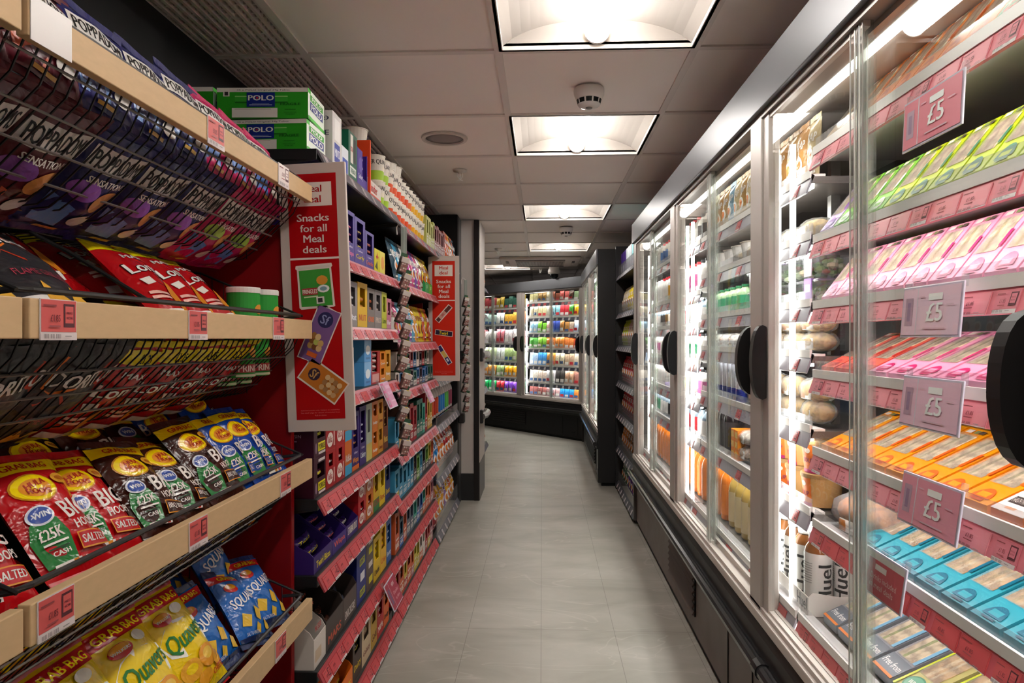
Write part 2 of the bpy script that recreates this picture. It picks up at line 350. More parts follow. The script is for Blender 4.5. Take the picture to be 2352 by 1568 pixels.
# air conditioner cassette
t = empty('air_conditioner', 'square white ceiling cassette air conditioner with slotted grille', 'air conditioner', None, Matrix.Translation((-.02, 7.72, CZ)))
am = M('#c4b6b1', .5)
MB().box(-.44, .44, -.38, .38, -.028, .004, am, .012).build('housing', t)
mb = MB().box(-.27, .27, -.2, .22, -.034, -.028, M('#a3928d'))
for k in range(40): mb.box(-.26 + k * .013, -.26 + k * .013 + .005, -.19, .21, -.037, -.034, M('#3a2f2d'))
mb.build('intake_grille', t)
for (a, b, c, d) in ((-.27, .27, -.31, -.28), (-.27, .27, .29, .32), (-.38, -.35, -.2, .2), (.35, .38, -.2, .2)):
    MB().box(a, b, c, d, -.033, -.027, M('#33292a')).box(a, b, c + (d - c) * .35, d - (d - c) * .1, -.036, -.031, am).build('air_flap', t)
# dome camera
t = empty('security_camera', 'white dome security camera hanging from the ceiling', 'camera', None, Matrix.Translation((.145, 8.3, CZ)))
MB().lathe([(.06, 0), (.062, -.03), (.075, -.06), (.072, -.085), (.06, -.095)], M('#dcd4ce', .3), 24).build('housing', t, smooth=True)
MB().lathe([(.054, -.094), (.052, -.12), (.036, -.142), (.018, -.152), (.001, -.154)], M('#15161a', .08), 24).build('dome', t, smooth=True)
# ================= left: crisp rack =================
FL = Frame(-.6, 0, 90)        # front plane of the left racks, s = world Y, d = into the rack
FR = Frame(.59, 0, -90)       # front plane of the chilled cabinets, s = -world Y
WOOD = M('#d3b287', .5, kind='wood')
WIRE = M('#2a2828', .4, .4); CHROME = M('#77706c', .3, .7)
PINKT = M('#d0686a', .35); REDT = M('#c04a4e', .35); TW = M('#e6dcdc', .4); TD = M('#7c3a40', .4)
def ticket_mesh(w, h, red='#cf5f60', phone=True, white=.2):
    """price card: coloured field, white foot strip, outlined phone mark"""
    mb = MB().box(-w / 2, w / 2, -.0012, 0, 0, h, M('#e0d6d6' if w > .055 and phone else red, .25))
    f = lambda u, v, d: (-w / 2 + u * w, -.0012 - d, v * h)
    ops = [('r', .02 if w > .055 else 0, white, .98 if w > .055 else 1, .98, red), ('r', 0, 0, 1, white - .02, '#dcd0d0')]
    if phone:
        a, b = .62, .93
        ops += [('r', a, .32, b, .9, '#5a2c34'), ('r', a + .04, .42, b - .04, .84, red), ('t', 'NECTAR', a + .07, .52, b - .07, .58, '#8a4048'), ('t', 'PRICE', a + .07, .64, b - .07, .70, '#8a4048')]
    ops += [('r', .05, .82, .4, .86, '#8e4246'), ('t', '£1.85', .24, .45, .5, .62, '#7a3038'), ('r', .2, .32, .5, .36, '#a05055'), ('t', 'IIIII IIII IIIII', .05, .04, .5, .15, '#4a4444'), ('r', .62, .08, .8, .11, '#9a9292')]
    mb.art(ops, f); return mb.mesh('price_ticket')
TK_WOOD = ticket_mesh(.062, .049, '#d25c5a')
TK_RAIL = ticket_mesh(.05, .036, '#cf585c')
TK_RAIL2 = ticket_mesh(.05, .036, '#d87f8c', True)
TK_PLAIN = ticket_mesh(.07, .036, '#cb4f54', False, .06)
TK_PINK = ticket_mesh(.07, .036, '#e6929c', False, .06)
TK_GREY = ticket_mesh(.03, .036, '#c7c0c4', False, .06)
TK_WHITE = ticket_mesh(.062, .049, '#eadfdc', True)
TK_BLANK = MB().box(-.034, .034, -.0012, 0, 0, .052, M('#d2ccc9', .3)).mesh('price_ticket')
rng = random.Random(5)
def basket_profile(zt):
    # (d, z) from the front lip down the slope to the back
    return [(.006, zt - .006), (.012, zt - .03), (.03, zt - .07), (.125, zt - .16), (.16, zt - .185), (.40, zt - .205)]
def basket_shelf(s0, s1, zb, zt, lab, tickets, dividers, grp):
    t = empty('basket_shelf', lab, 'shelf', grp, FL.m(0, 0, 0))
    MB().box(s0, s1, -.016, 0.0, zb, zt, WOOD, .0015).build('front_board', t)
    mb = MB(); pf = basket_profile(zt); n = int((s1 - s0) / .0235)
    for i in range(n + 1):
        s = s0 + .006 + (s1 - s0 - .012) * i / n; mb.tube([(s, d, z) for d, z in pf] + [(s, .405, zt - .05)], .00145, WIRE, 4)
    for d, z in ((.016, zt - .045), (.052, zt - .092), (.088, zt - .127), (.125, zt - .162), (.2, zt - .19), (.3, zt - .2), (.402, zt - .12)):
        mb.tube([(s0 + .004, d, z), (s1 - .004, d, z)], .0021, CHROME, 5)
    mb.build('wire_basket', t)
    MB().tube([(s0 + .004, .06, zt + .004), (s0 + .01, .012, zt + .011), (s0 + .03, .006, zt + .012), (s1 - .03, .006, zt + .012), (s1 - .01, .012, zt + .011), (s1 - .004, .06, zt + .004)], .0042, M('#3a3838', .35, .4), 8).build('front_rod', t)
    for s in [s0 + .008, s1 - .008]:
        mb = MB().tube([(s, .006, zt + .01), (s, .15, zt + .07), (s, .27, zt + .12), (s, .4, zt + .13)], .003, WIRE, 6)
        for k in range(1, 12):
            d = .03 * k; top = zt + .01 + min(.12, d * .42); bot = zt - .02 - min(.17, d * 1.1); mb.tube([(s, d, bot), (s, d, top)], .0012, WIRE, 4)
        mb.tube([(s, .02, zt - .03), (s, .4, zt - .03)], .0012, WIRE, 4).tube([(s, .1, zt + .03), (s, .4, zt + .03)], .0012, WIRE, 4)
        mb.build('end_wires', t)
    for s in dividers:
        MB().tube([(s, .01, zt + .012), (s + .0, .14, zt + .09), (s, .2, zt + .12), (s, .4, zt + .13)], .0035, WIRE, 6).tube([(s, .01, zt + .0), (s, .13, zt - .14), (s, .4, zt - .19)], .003, WIRE, 6).build('divider', t)
    for s, me in tickets: ob('price_ticket', me, t, mat=Matrix.Translation((s, -.0165, (zb + zt) / 2 - .025)))
LEV = [(1.546, 1.588), (1.2, 1.247), (.847, .896), (.487, .541)]
words4 = ['top', 'second', 'third', 'lowest']
tks = [[(.79, TK_BLANK), (1.2, TK_WOOD), (1.52, TK_WHITE)], [(.8, TK_WOOD), (1.135, TK_WOOD), (1.49, TK_WOOD)], [(.795, TK_WOOD), (1.135, TK_WOOD), (1.53, TK_WOOD)], [(1.5, TK_WOOD), (1.16, TK_WOOD)]]
for i, (a, b) in enumerate(LEV):
    basket_shelf(.755, 1.715, a, b, words4[i] + ' wood-fronted wire basket shelf of the crisp rack', tks[i], [[], [1.035], [], []][i], 'basket shelves of the crisp rack')
    basket_shelf(-.2, .745, a, b, words4[i] + ' wood-fronted basket shelf of the next rack, its end just showing', [(.6, TK_WOOD)], [], 'basket shelves of the neighbouring rack')
t = empty('crisp_rack', 'black-backed crisp rack with a deep red end panel', 'rack', None, FL.m())
MB().box(-.2, 1.765, .40, .42, 0, 2.0, DK).build('back_panel', t)
MB().box(-.2, 1.765, .03, .42, 0, .12, BLK2).build('base', t)
MB().box(1.768, 1.79, .058, .42, .0, 1.5, M('#86040a', .5), .002).build('end_panel', t)
for s in (.75, 1.72): MB().box(s - .012, s + .012, .375, .40, .12, 1.75, BLK2).build('upright', t)
# ================= left: chocolate bays =================
BAYS = {'A': (1.80, 2.795), 'B': (2.81, 3.826), 'C': (3.85, 4.815)}
RAIL = {'A': [1.69, 1.429, 1.222, 1.017, .752, .547, .29, .06], 'B': [1.678, 1.424, 1.168, .96, .698, .489, .28, .063], 'C': [1.68, 1.43, 1.19, .95, .688, .38, .065]}
GRP = {'A': 'shelves between the two meal deal signs', 'B': 'shelves past the hanging mint strip', 'C': 'shelves past the small sign'}
REF = {'A': 'past the big sign', 'B': 'past the mint strip', 'C': 'past the small sign'}
RAILC = {('A', 0): 'g', ('B', 0): 'gp', ('C', 0): 'g', ('A', 1): 'p', ('B', 1): 'p', ('A', 2): 'p', ('B', 2): 'p', ('A', 3): 'p', ('B', 3): 'p', ('B', 4): 'p'}
SHELF_T = .012
for b, (s0, s1) in BAYS.items():
    for i, zc in enumerate(RAIL[b]):
        base = i == len(RAIL[b]) - 1
        t = empty('shelf', '%s black shelf down %s, with ticket rail' % (nth(i), REF[b]), 'shelf', GRP[b], FL.m())
        z = zc + .018
        if base: MB().box(s0, s1, .02, .42, .0, z, BLK2).build('base_box', t)
        else:
            MB().box(s0, s1, .0, .42, z - .03, z, BLK2, .002).build('shelf_panel', t)
            for s in (s0 + .004, s1 - .004): MB().prism([(.0, z - .03), (.42, z - .09), (.42, z - .03)], s - .002, s + .002, BLK2).build('bracket', t)
        MB().prism([(-.002, z - .002), (-.022, z - .042), (-.018, z - .044), (.004, z - .004)], s0 + .001, s1 - .001, M({'r': '#b34a50', 'p': '#cf8a96', 'g': '#6b6870', 'gp': '#8a7a84'}[RAILC.get((b, i), 'g' if b == 'C' else 'r')], .3)).build('ticket_rail', t)
        style = RAILC.get((b, i), 'g' if b == 'C' else 'r')
        s = s0 + .03; k = 0
        while s < s1 - .03:
            me = {'r': [TK_RAIL, TK_PLAIN], 'p': [TK_RAIL2, TK_PLAIN], 'g': [TK_GREY], 'gp': [TK_GREY, TK_RAIL2]}[style][(k + i) % (1 if style == 'g' else 2)]
            step = {TK_PLAIN: .075}.get(me, .056) if me != TK_GREY else .13
            if s + step / 2 < s1 - .01:
                ob('price_ticket', me, t, mat=Matrix.Translation((s + (.035 if me is TK_PLAIN else .025) - .015, -.0225, z - .0425)) @ Matrix.Rotation(R(-26.5), 4, 'X'))
            s += step; k += 1
t = empty('shelving_unit', 'black shelving unit behind the chocolate and sweets', 'shelving unit', None, FL.m())
MB().box(1.80, 4.82, .424, .44, 0, 1.95, DK).build('back_panel', t)
for s in (1.797, 2.802, 3.837, 4.822):
    MB().box(s - .005, s + .005, .42, .445, .0, 1.7, BLK2).build('upright', t)
MB().box(3.832, 3.842, .075, .42, .1, 1.62, M('#8c0d14', .5)).build('red_divider', t)
# ================= meal deal signs =================
BOLD = .014
def sign(x, y, z0, w, h, roll, lab, big):
    t = empty('aisle_sign', lab, 'sign', 'meal deal signs', Matrix.Translation((x, y, z0)) @ Matrix.Rotation(R(roll), 4, 'Y'))
    MB().box(-w / 2, w / 2, 0, .012, 0, h, M('#cbbfb8', .4), .002).build('backing_board', t)
    RD = '#b1000a' if big else '#cc2410'; WT = '#e8ddd6'; mx = .135 * w if not big else .14 * w
    f = lambda u, v, d: (-w / 2 + mx + u * (w - 2 * mx), -d - .0006, h * .045 + v * h * .915)
    mb = MB().art([('r', 0, 0, 1, 1, RD)], f)
    split = .655
    ops = [('r', 0, split - .004, 1, split + .004, WT), ('r', .1, .868, .9, .965, WT), ('t', 'Meal', .3, .925, .7, .953, RD), ('t', 'deal', .32, .882, .68, .911, RD)]
    for k, (s, a, b) in enumerate((('Snacks', .17, .83), ('for all', .23, .78), ('Meal', .29, .71), ('deals', .27, .76))): ops.append(('t', s, a, .812 - k * .043 - .006, b, .842 - k * .043 - .006, WT))
    ops += [('t', 'Selected snacks only. Subject to availability.', .1, .034, .9, .040, '#e07a78'), ('t', 'See shelf edge for details of included lines', .1, .024, .9, .030, '#e07a78'), ('t', 'Ask in store', .38, .014, .62, .020, '#e07a78')]
    mb.art(ops, f, base=.0006); mb.build('printed_face', t)
    def cut(cx, cyy, cw, ch, rot, draw, part):
        ca, sa = math.cos(R(rot)), math.sin(R(rot)); px, pz = -w / 2 + mx + cx * (w - 2 * mx), h * .045 + cyy * h * .915
        g = lambda u, v, d: (px + ((u - .5) * cw) * ca - ((v - .5) * ch) * sa, -.0022 - d, pz + ((u - .5) * cw) * sa + ((v - .5) * ch) * ca)
        MB().art(draw, g).build(part, t)
    if big:
        cut(.5, .543, .094, .112, 3, [('p', [(0, .02), (.02, .9), (-.02, .93), (.0, 1.0), (1, 1), (1.02, .93), (.98, .9), (1, .0), (.95, -.02), (.05, -.02)], WT), ('p', [(.06, .04), (.07, .88), (.93, .88), (.94, .02)], '#3f9a3c'), ('r', .05, .9, .95, .96, '#d8d4cc'),
             ('r', .12, .3, .55, .46, '#a8343a'), ('t', 'PRINGLES', .13, .33, .54, .43, '#f0e6da'), ('e', .7, .62, .16, .11, '#e09a3c'), ('e', .72, .42, .17, .09, '#e8ecec'), ('e', .72, .42, .1, .05, '#7ea3b4'), ('r', .16, .24, .55, .27, '#cfe6b8'), ('r', .5, .08, .72, .24, '#e8e8e0'), ('r', .54, .11, .67, .21, '#333')], 'pictured_tube')
        cut(.54, .343, .06, .15, -25, [('p', [(-.05, 0), (-.05, 1), (.2, 1.02), (.8, .99), (1.05, 1), (1.05, 0), (.75, -.04), (.4, .01)], WT), ('r', 0, .02, 1, .98, '#7d5a94'), ('e', .5, .78, .34, .14, '#2b2b5c'), ('t', 'Sf', .3, .7, .68, .86, '#8d93c4')]
            + [('e', .3 + .2 * (k % 3), .28 + .09 * (k // 3), .13, .06, c) for k, c in enumerate(('#c09a5a', '#7a4a2c', '#d4b27c', '#8c5a34', '#b8c060', '#c9a468', '#a2703c', '#dcc08a'))] + [('r', .3, .1, .75, .18, '#d0602c')], 'pictured_nut_bag')
        cut(.58, .157, .115, .062, -38, [('p', [(-.03, -.05), (-.03, 1.05), (1.03, 1.05), (1.03, -.05)], WT), ('r', 0, .02, 1, .98, '#c4752a'), ('e', .25, .5, .14, .27, '#3a2a3c'), ('t', 'Sf', .17, .32, .33, .68, '#c99b5a')]
            + [('e', .55 + .11 * (k % 4), .25 + .24 * (k // 4), .06, .12, ('#c9a071', '#a87a4c', '#dab888')[k % 3]) for k in range(12)], 'pictured_cashew_bag')
    else:
        cut(.5, .54, .026, .115, -42, [('p', [(-.1, 0), (-.1, 1), (1.1, 1), (1.1, 0)], WT), ('r', .1, .02, .9, .98, '#5a2a28'), ('r', .1, .2, .9, .62, '#c9998c'), ('t', 'CHOC', .2, .35, .8, .5, '#b01c20')], 'pictured_wafer')
        cut(.5, .37, .1, .03, -8, [('p', [(0, 0), (0, 1), (1, 1), (1, 0)], WT), ('r', .03, .08, .97, .92, '#241d38'), ('t', 'Twirl', .22, .2, .72, .8, '#e0cc1c')], 'pictured_twirl')
        cut(.52, .18, .024, .12, 32, [('p', [(-.1, 0), (-.1, 1), (1.1, 1), (1.1, 0)], WT), ('r', .08, .02, .92, .98, '#2b2464'), ('r', .08, .36, .92, .7, '#d8b45c'), ('r', .3, .14, .7, .3, '#dcdce8')], 'pictured_bar')
    MB().box(-.02, .02, .012, .03, h * .9, h * .93, BLK2).build('clip', t)
sign(-.572, 1.752, .96, .178, .697, -2.3, 'big red and white Snacks for all Meal deals sign at the crisp rack end', True)
sign(-.551, 3.832, .962, .175, .705, -.3, 'small distant red and white Snacks for all Meal deals sign', False)
BOLD = .03
# ================= chilled cabinets =================
CANOPY = M('#6e6f73', .36, .5); KICK = M('#645652', .42, .15, 'satin'); INN = M('#4a4644', .5); SILL = M('#c2b9b2', .4, .1)
LEDB = emit('added_shelf_led', '#fffdf8', SHELF_E); LEDM = emit('led_strip', '#fffdf8', LED_E); LEDH = emit('canopy_led', '#fffaf0', STRIP_E)
def cabinet(fr, s0, s1, posts, meets, shelves, lab, dark=False, endz=0, vent=(.3, .8), flap=.12):
    """glass-door multideck: s0..s1 along the front, posts = fixed mullions, meets = where two sliding doors overlap"""
    kick = M('#1d1c1d', .4, .1) if dark else KICK
    t = empty('chilled_cabinet', lab, 'refrigerator', 'glass door refrigerators', fr.m())
    MB().box(s0, s1, .018, .7, .03, .30, kick, .004).box(s0 + .01, s1 - .01, .03, .65, 0, .03, BLK).build('kick_plate', t)
    mb = MB(); v0, v1 = s0 + (s1 - s0) * vent[0], s0 + (s1 - s0) * vent[1]
    mb.box(v0, v1, .012, .02, .1, .27, BLK)
    for k in range(6): mb.prism([(.008, .105 + k * .028), (.016, .118 + k * .028), (.01, .122 + k * .028), (.002, .108 + k * .028)], v0, v1, M('#2c2828' if dark else '#5a4e4a', .35))
    mb.build('vent_grille', t)
    mb = MB(); g = s0 + .1 + (.0 if dark else .0)
    mb.box(s1 - flap, s1 - flap + .004, .015, .02, .06, .27, BLK).box(s1 - flap - .26, s1 - flap - .256, .015, .02, .06, .27, BLK).box(s1 - flap - .1, s1 - flap - .05, .012, .02, .09, .105, BLK); mb.build('access_flap', t)
    MB().box(s0, s1, -.012, .05, .30, .33, BLK2, .003).tube([(s0, -.022, .342), (s1, -.022, .342)], .019, M('#3c3b3c', .18, .5), 12).build('hand_rail', t)
    if not dark:
        MB().tube([(s1 - 2.32, -.022, .342), (s1 - 2.28, -.022, .342)], .0225, BLK2, 12).build('rail_joint', t)
    MB().prism([(-.01, .35), (.0, .40), (-.006, .405), (.006, .435), (.12, .435), (.12, .35)], s0, s1, BLK2).build('bumper_band', t)
    MB().box(s0, s1, -.008, .105, .435, .462, SILL, .003).box(s0, s1, .0, .012, .462, .475, SILL).box(s0, s1, .035, .045, .462, .47, SILL).build('door_sill', t)
    MB().box(s0, s1, .69, .72, .3, 1.93, INN).build('back_panel', t)
    MB().box(s0, s1, .07, .69, .36, .44, M('#8f8a86', .4)).build('deck', t)
    MB().box(s0, s1, -.014, .0, 1.81, 1.932, CANOPY, .002).box(s0, s1, .0, .72, 1.9, 1.93, M('#5b5957', .5)).box(s0, s1, .0, .1, 1.815, 1.83, M('#6d6865', .4)).build('canopy', t)
    MB().box(s0, s1, .0, .07, 1.795, 1.815, M('#8d8681', .35, .3)).build('door_track', t)
    MB().box(s0, s1, .1, .6, 1.80, 1.808, M('#b9b2ac', .5)).build('inner_ceiling', t)
    for s in (s0, s1): MB().box(s - .02, s + .0 if s == s0 else s + .02, .0, .72, .03, 1.93, M('#2a292a' if dark else '#55504e', .4), .003).build('end_panel', t)
    # posts with vertical LED strips behind
    for p in posts:
        MB().box(p - .048, p + .048, .0, .05, .462, 1.80, ALU, .003).build('mullion', t)
        mb = MB()
        for q in (-1, 1):
            if s0 < p + q * .06 < s1: mb.box(p + q * .05, p + q * .062, .075, .087, .5, 1.72, LEDM)
        if mb.v: mb.build('light_strip', t)
        MB().box(p - .012, p + .012, .2, .225, .46, 1.78, M('#8e8a86', .3, .5)).build('slotted_upright', t)
    # doors
    ps = sorted(posts); ms = sorted(meets)
    for i in range(len(ps) - 1):
        a, b = ps[i] + .048, ps[i + 1] - .048; m = [q for q in ms if a < q < b]
        m = m[0] if m else (a + b) / 2
        for (u0, u1, dd, hs) in ((a, m + .045, .012, a), (m - .045, b, .038, b)):
            d = empty_child('sliding_door', t)
            st0, st1 = (hs, hs + .042) if hs == a else (hs - .042, hs)
            MB().box(min(st0, st1), max(st0, st1), dd - .006, dd + .012, .47, 1.797, ALU, .002).build('door_stile', d)
            MB().box(u0 + .002, u1 - .002, dd, dd + .005, .478, 1.79, GLASS).build('glass_pane', d)
            MB().box(u0, u1, dd - .003, dd + .01, .468, .482, SILL).build('bottom_rail', d); MB().box(u0, u1, dd - .003, dd + .01, 1.783, 1.797, ALU).build('top_rail', d)
            e = u1 if hs == a else u0; q = -1 if hs == a else 1
            mb = MB()
            for k, (w0, w1, th) in enumerate(((0, .012, .016), (.022, .03, .012), (.036, .05, .014))): mb.box(e + q * w0, e + q * w1, dd - .004, dd + th, .47, 1.795, ACRYL)
            for k, (w0, c_) in enumerate(((.0, '#9c9894'), (.013, '#e6e4e0'), (.0205, '#8a8886'), (.031, '#dcdad6'), (.034, '#a8a6a2'), (.051, '#c4c2be'))): mb.box(e + q * w0, e + q * (w0 + (.0022 if k % 2 else .0013)), dd - .005, dd - .003, .47, 1.795, M(c_, .25, .3))  # opaque pale and grey lines paint the refraction glints of the clear ribs
            mb.build('clear_edge_strip', d)
            hc = hs + (.021 if hs == a else -.021); n = 14
            pr = [(dd - .008, 1.043), (dd - .008, 1.232)] + [(dd - .008 - (dd + .026) * math.sin(pi * (j + .5) / n) ** .6, 1.1375 + .1 * math.cos(pi * (j + .5) / n)) for j in range(n)]
            MB().prism(pr, hc - .013, hc + .013, M('#1b1a1b', .35)).build('handle', d)
    n = max(1, round((s1 - s0) / 1.2)); L = (s1 - s0) / n
    for i in range(n):
        a = s0 + L * i + .04
        n2 = 8; prof = [(.09 + .012 * math.cos(pi + pi * j / n2), 1.8 + .012 * math.sin(pi + pi * j / n2)) for j in range(n2 + 1)]
        MB().prism([(y, z) for y, z in prof], a, a + L - .08, LEDH).build('canopy_light', t)
    return t
def empty_child(name, parent):
    return ob(name, None, parent)
def cold_shelf(t, s0, s1, z, d0, rail, tick, step=.12, depth=.42, glow=True):
    """shelf with raised price rail and clear lip; z = top surface"""
    MBs = MB().box(s0, s1, d0 + .0, d0 + depth, z - .022, z - .004, M('#77726f', .4, .3)).box(s0, s1, d0, d0 + .035, z - .004, z + .002, M('#f2efee', .35))
    sh = MBs.build('shelf', t)
    if z < 1.7: MB().box(s0 + .02, s1 - .02, d0 + .003, d0 + .015, z - .03, z - .022, LEDB).build('added_shelf_light', sh)  # glowing bar added under the shelf to brighten the packs below
    MB().prism([(d0 + .002, z + .002), (d0 - .014, z - .046), (d0 - .010, z - .048), (d0 + .008, z - .002)], s0, s1, M(rail, .3)).build('price_rail', sh)
    MB().box(s0, s1, d0 - .004, d0 + .002, z - .008, z + .012, M('#f1edeb', .3)).build('white_lip', sh)
    MB().box(s0, s1, d0 + .003, d0 + .0045, z + .0, z + .034, PLAST).build('clear_lip', sh)
    s = s0 + .02; k = 0
    while tick and s < s1 - .06:
        me = tick[k % len(tick)]
        ob('price_ticket', me, sh, mat=Matrix.Translation((s + .03, d0 - .0145, z - .047)) @ Matrix.Rotation(R(-18), 4, 'X'))
        s += step; k += 1
    return sh
# ================= bags =================
def bag_f(w, h, T, seed=0, side=1):
    r = random.Random(seed); ph = [r.uniform(0, 6.3) for _ in range(6)]; tw = r.uniform(-.4, .4)
    def f(u, v, d=0):
        uu = min(max(u, 0), 1); vv = min(max(v, 0), 1)
        e = (max(0, math.sin(pi * uu)) ** .62) * (max(0, math.sin(pi * (.04 + .92 * vv)) - .125) / .875) ** .55
        t = T * e * (1 + .12 * math.sin(3.1 * vv * pi + ph[0]) * math.sin(2 * pi * uu + ph[1]))
        k = min(1, 4 * uu, 4 * (1 - uu))
        t += k * .0022 * (math.sin(9 * uu + ph[2] + 3 * vv) * math.exp(-6 * vv) + math.sin(11 * uu + ph[3] - 3 * vv) * math.exp(-6 * (1 - vv))) * (w / .14)
        t += k * e * .0012 * math.sin(17 * vv + 9 * uu + ph[4])
        x = (u - .5) * w * (1 - .09 * math.sin(pi * vv)) + tw * .01 * math.sin(pi * vv)
        z = v * h; bend = .012 * (vv - .5) * tw
        return (x, -side * (t + d) + bend, z)
    return f
def bag_prod(name, w, h, T, col, ops, seed=0, rough=.22, seal=None, res=(14, 18), cat='crisp packet', curved=9):
    f = bag_f(w, h, T, seed); b = bag_f(w, h, T, seed, -1)
    mm = M(col, rough, .0, 'foil')
    mb = MB().surf(lambda u, v: f(u, v, 0), *res, mm).surf(lambda u, v: b(u, v, 0), *res, mm, flip=True)
    mb.art(ops, f, curved=curved, base=.0007, rough=rough, kind='foil')
    parts = []
    for nm, z0, z1 in (('bottom_seal', -.012, .001), ('top_seal', h - .001, h + .013)):
        m2 = MB(); n = 10
        m2.surf(lambda u, v: ((u - .5) * w * .995, -.0008 + .001 * math.sin(u * 9 + seed), z0 + v * (z1 - z0)), n, 3, M(seal or col, rough + .1, 0, 'foil'))
        m2.surf(lambda u, v: ((u - .5) * w * .995, .0008 + .001 * math.sin(u * 9 + seed), z0 + v * (z1 - z0)), n, 3, M(seal or col, rough + .1, 0, 'foil'), flip=True)
        parts.append((nm, m2.mesh(nm, True)))
    return Prod(name, cat, mb.mesh(name, True), parts, (w, 2 * T, h))
def hula(base, flav, seed, w=.142, h=.198):
    Y, O, WH = '#fbdc00', '#e8952a', '#ece6e0'
    ops = [('r', .0, .855, 1, .975, Y), ('t', 'GRAB BAG', .2, .885, .8, .945, '#cc2a14'), ('e', .40, .70, .29, .125, '#c9861e'), ('e', .40, .70, .27, .112, Y), ('e', .40, .695, .2, .078, O), ('e', .41, .695, .075, .028, Y),
           ('t', 'HULA', .27, .705, .55, .755, 8, '#b5301c'), ('t', 'HOOPS', .26, .64, .56, .685, -4, '#b5301c'), ('e', .83, .76, .15, .05, '#e4a432'), ('e', .83, .76, .09, .022, '#b5661c'),
           ('p', [(.05, .08), (.02, .3), (.08, .42), (.22, .48), (.36, .42), (.42, .3), (.4, .1)], '#1c7a34'), ('e', .22, .47, .145, .075, '#d9dee8'), ('e', .22, .47, .12, .06, '#3e58a8'), ('t', 'WIN', .13, .45, .31, .492, '#e8ecf4'),
           ('t', '£25K', .1, .28, .36, .36, WH), ('r', .1, .24, .37, .255, WH), ('r', .12, .2, .35, .212, '#12401c'), ('t', 'CASH', .14, .15, .33, .185, WH),
           ('t', 'BIG', .46, .40, .92, .56, 6, WH), ('t', 'HOOPS', .50, .30, .92, .37, 4, WH), ('r', .47, .135, .95, .26, O), ('r', .485, .145, .935, .25, base), ('t', flav, .51, .17, .91, .228, WH), ('r', .1, .055, .5, .09, WH), ('r', .3, .057, .36, .088, '#d88f2a'), ('r', .4, .057, .46, .088, '#cf3a2a')]
    return bag_prod('crisp_packet', w, h, .024, base, ops, seed, seal=base)
BAG = {}
BAG['red'] = hula('#c00d17', 'SALTED', 1); BAG['brown'] = hula('#3c170e', 'BBQ BEEF', 2); BAG['blue'] = hula('#0d42a0', 'SALT & VINEGAR', 3)
BAG['red2'] = hula('#c00d17', 'SALTED', 7); BAG['brown2'] = hula('#3c170e', 'BBQ BEEF', 9); BAG['blue2'] = hula('#0d42a0', 'SALT & VINEGAR', 12)
def quavers(seed):
    Y = '#f3d20a'; WH = '#efeee2'; GN = '#2c7c3a'
    ops = [('r', 0, .84, 1, .97, '#b8191c'), ('t', 'GRAB BAG', .12, .868, .88, .94, Y), ('p', [(.12, .42), (.06, .55), (.2, .66), (.4, .7), (.62, .68), (.88, .64), (.95, .5), (.85, .4), (.6, .36), (.3, .36)], WH),
           ('t', 'Quavers', .12, .42, .9, .62, 5, GN), ('e', .3, .745, .15, .06, '#c9201c'), ('e', .3, .765, .13, .035, '#e8a01c'), ('t', 'WALKERS', .18, .73, .42, .755, WH),
           ('e', .62, .78, .12, .05, WH), ('e', .28, .24, .17, .09, '#e8a82a'), ('e', .28, .25, .09, .04, Y), ('e', .62, .27, .2, .1, '#e89c1e'), ('e', .62, .285, .12, .05, '#f4c94c'), ('e', .82, .2, .12, .07, '#e8a82a'), ('e', .45, .12, .14, .06, '#e8a226'),
           ('t', 'CHEESE', .6, .09, .92, .14, 4, '#c9341c'), ('r', .08, .05, .4, .08, WH)]
    return bag_prod('crisp_packet', .165, .215, .029, Y, ops, seed, seal='#b8191c')
def squares(seed):
    B = '#1b66bb'; WH = '#eceef2'; Yw = '#e8bd3c'
    ops = [('r', 0, .86, 1, .98, '#c01d20'), ('t', 'GRAB BAG', .2, .885, .8, .95, '#f2d21a'), ('e', .3, .74, .16, .07, '#c9201c'), ('e', .3, .76, .13, .04, '#e8a01c'), ('t', 'SQUARES', .1, .48, .92, .64, 10, WH),
           ('p', [(.12, .2), (.2, .36), (.38, .3), (.3, .16)], Yw), ('p', [(.5, .26), (.56, .42), (.74, .36), (.68, .22)], Yw), ('p', [(.42, .1), (.48, .2), (.6, .16), (.55, .06)], Yw), ('p', [(.74, .1), (.8, .24), (.94, .2), (.88, .06)], Yw),
           ('r', 0, 0, 1, .05, '#22305c'), ('t', 'SALT & VINEGAR', .15, .06, .5, .1, WH)]
    return bag_prod('crisp_packet', .145, .175, .026, B, ops, seed, seal='#22305c')
BAG['quavers'] = quavers(4); BAG['quavers2'] = quavers(14); BAG['squares'] = squares(5); BAG['squares2'] = squares(15)
BAG['longs'] = bag_prod('crisp_packet', .16, .225, .027, '#b00d13', [('r', 0, .86, 1, .98, '#e6d40c'), ('t', '£1.25', .4, .88, .62, .95, '#222222'), ('t', 'MAX', .3, .75, .7, .8, '#d8d4d0'), ('t', 'Longs', .12, .53, .9, .7, 6, '#101010'), ('t', 'Longs', .13, .54, .89, .69, 6, '#ece6e0'),
        ('p', [(.55, .12), (.5, .3), (.62, .48), (.72, .46), (.7, .28), (.66, .14)], '#e08a24'), ('p', [(.2, .4), (.15, .47), (.34, .5), (.4, .44)], '#e4dcd4'), ('r', .12, .3, .48, .33, '#e8b0a4'), ('r', .12, .25, .44, .28, '#e8b0a4'), ('r', .15, .06, .5, .14, '#e8e2dc')], 21, seal='#e6d40c')
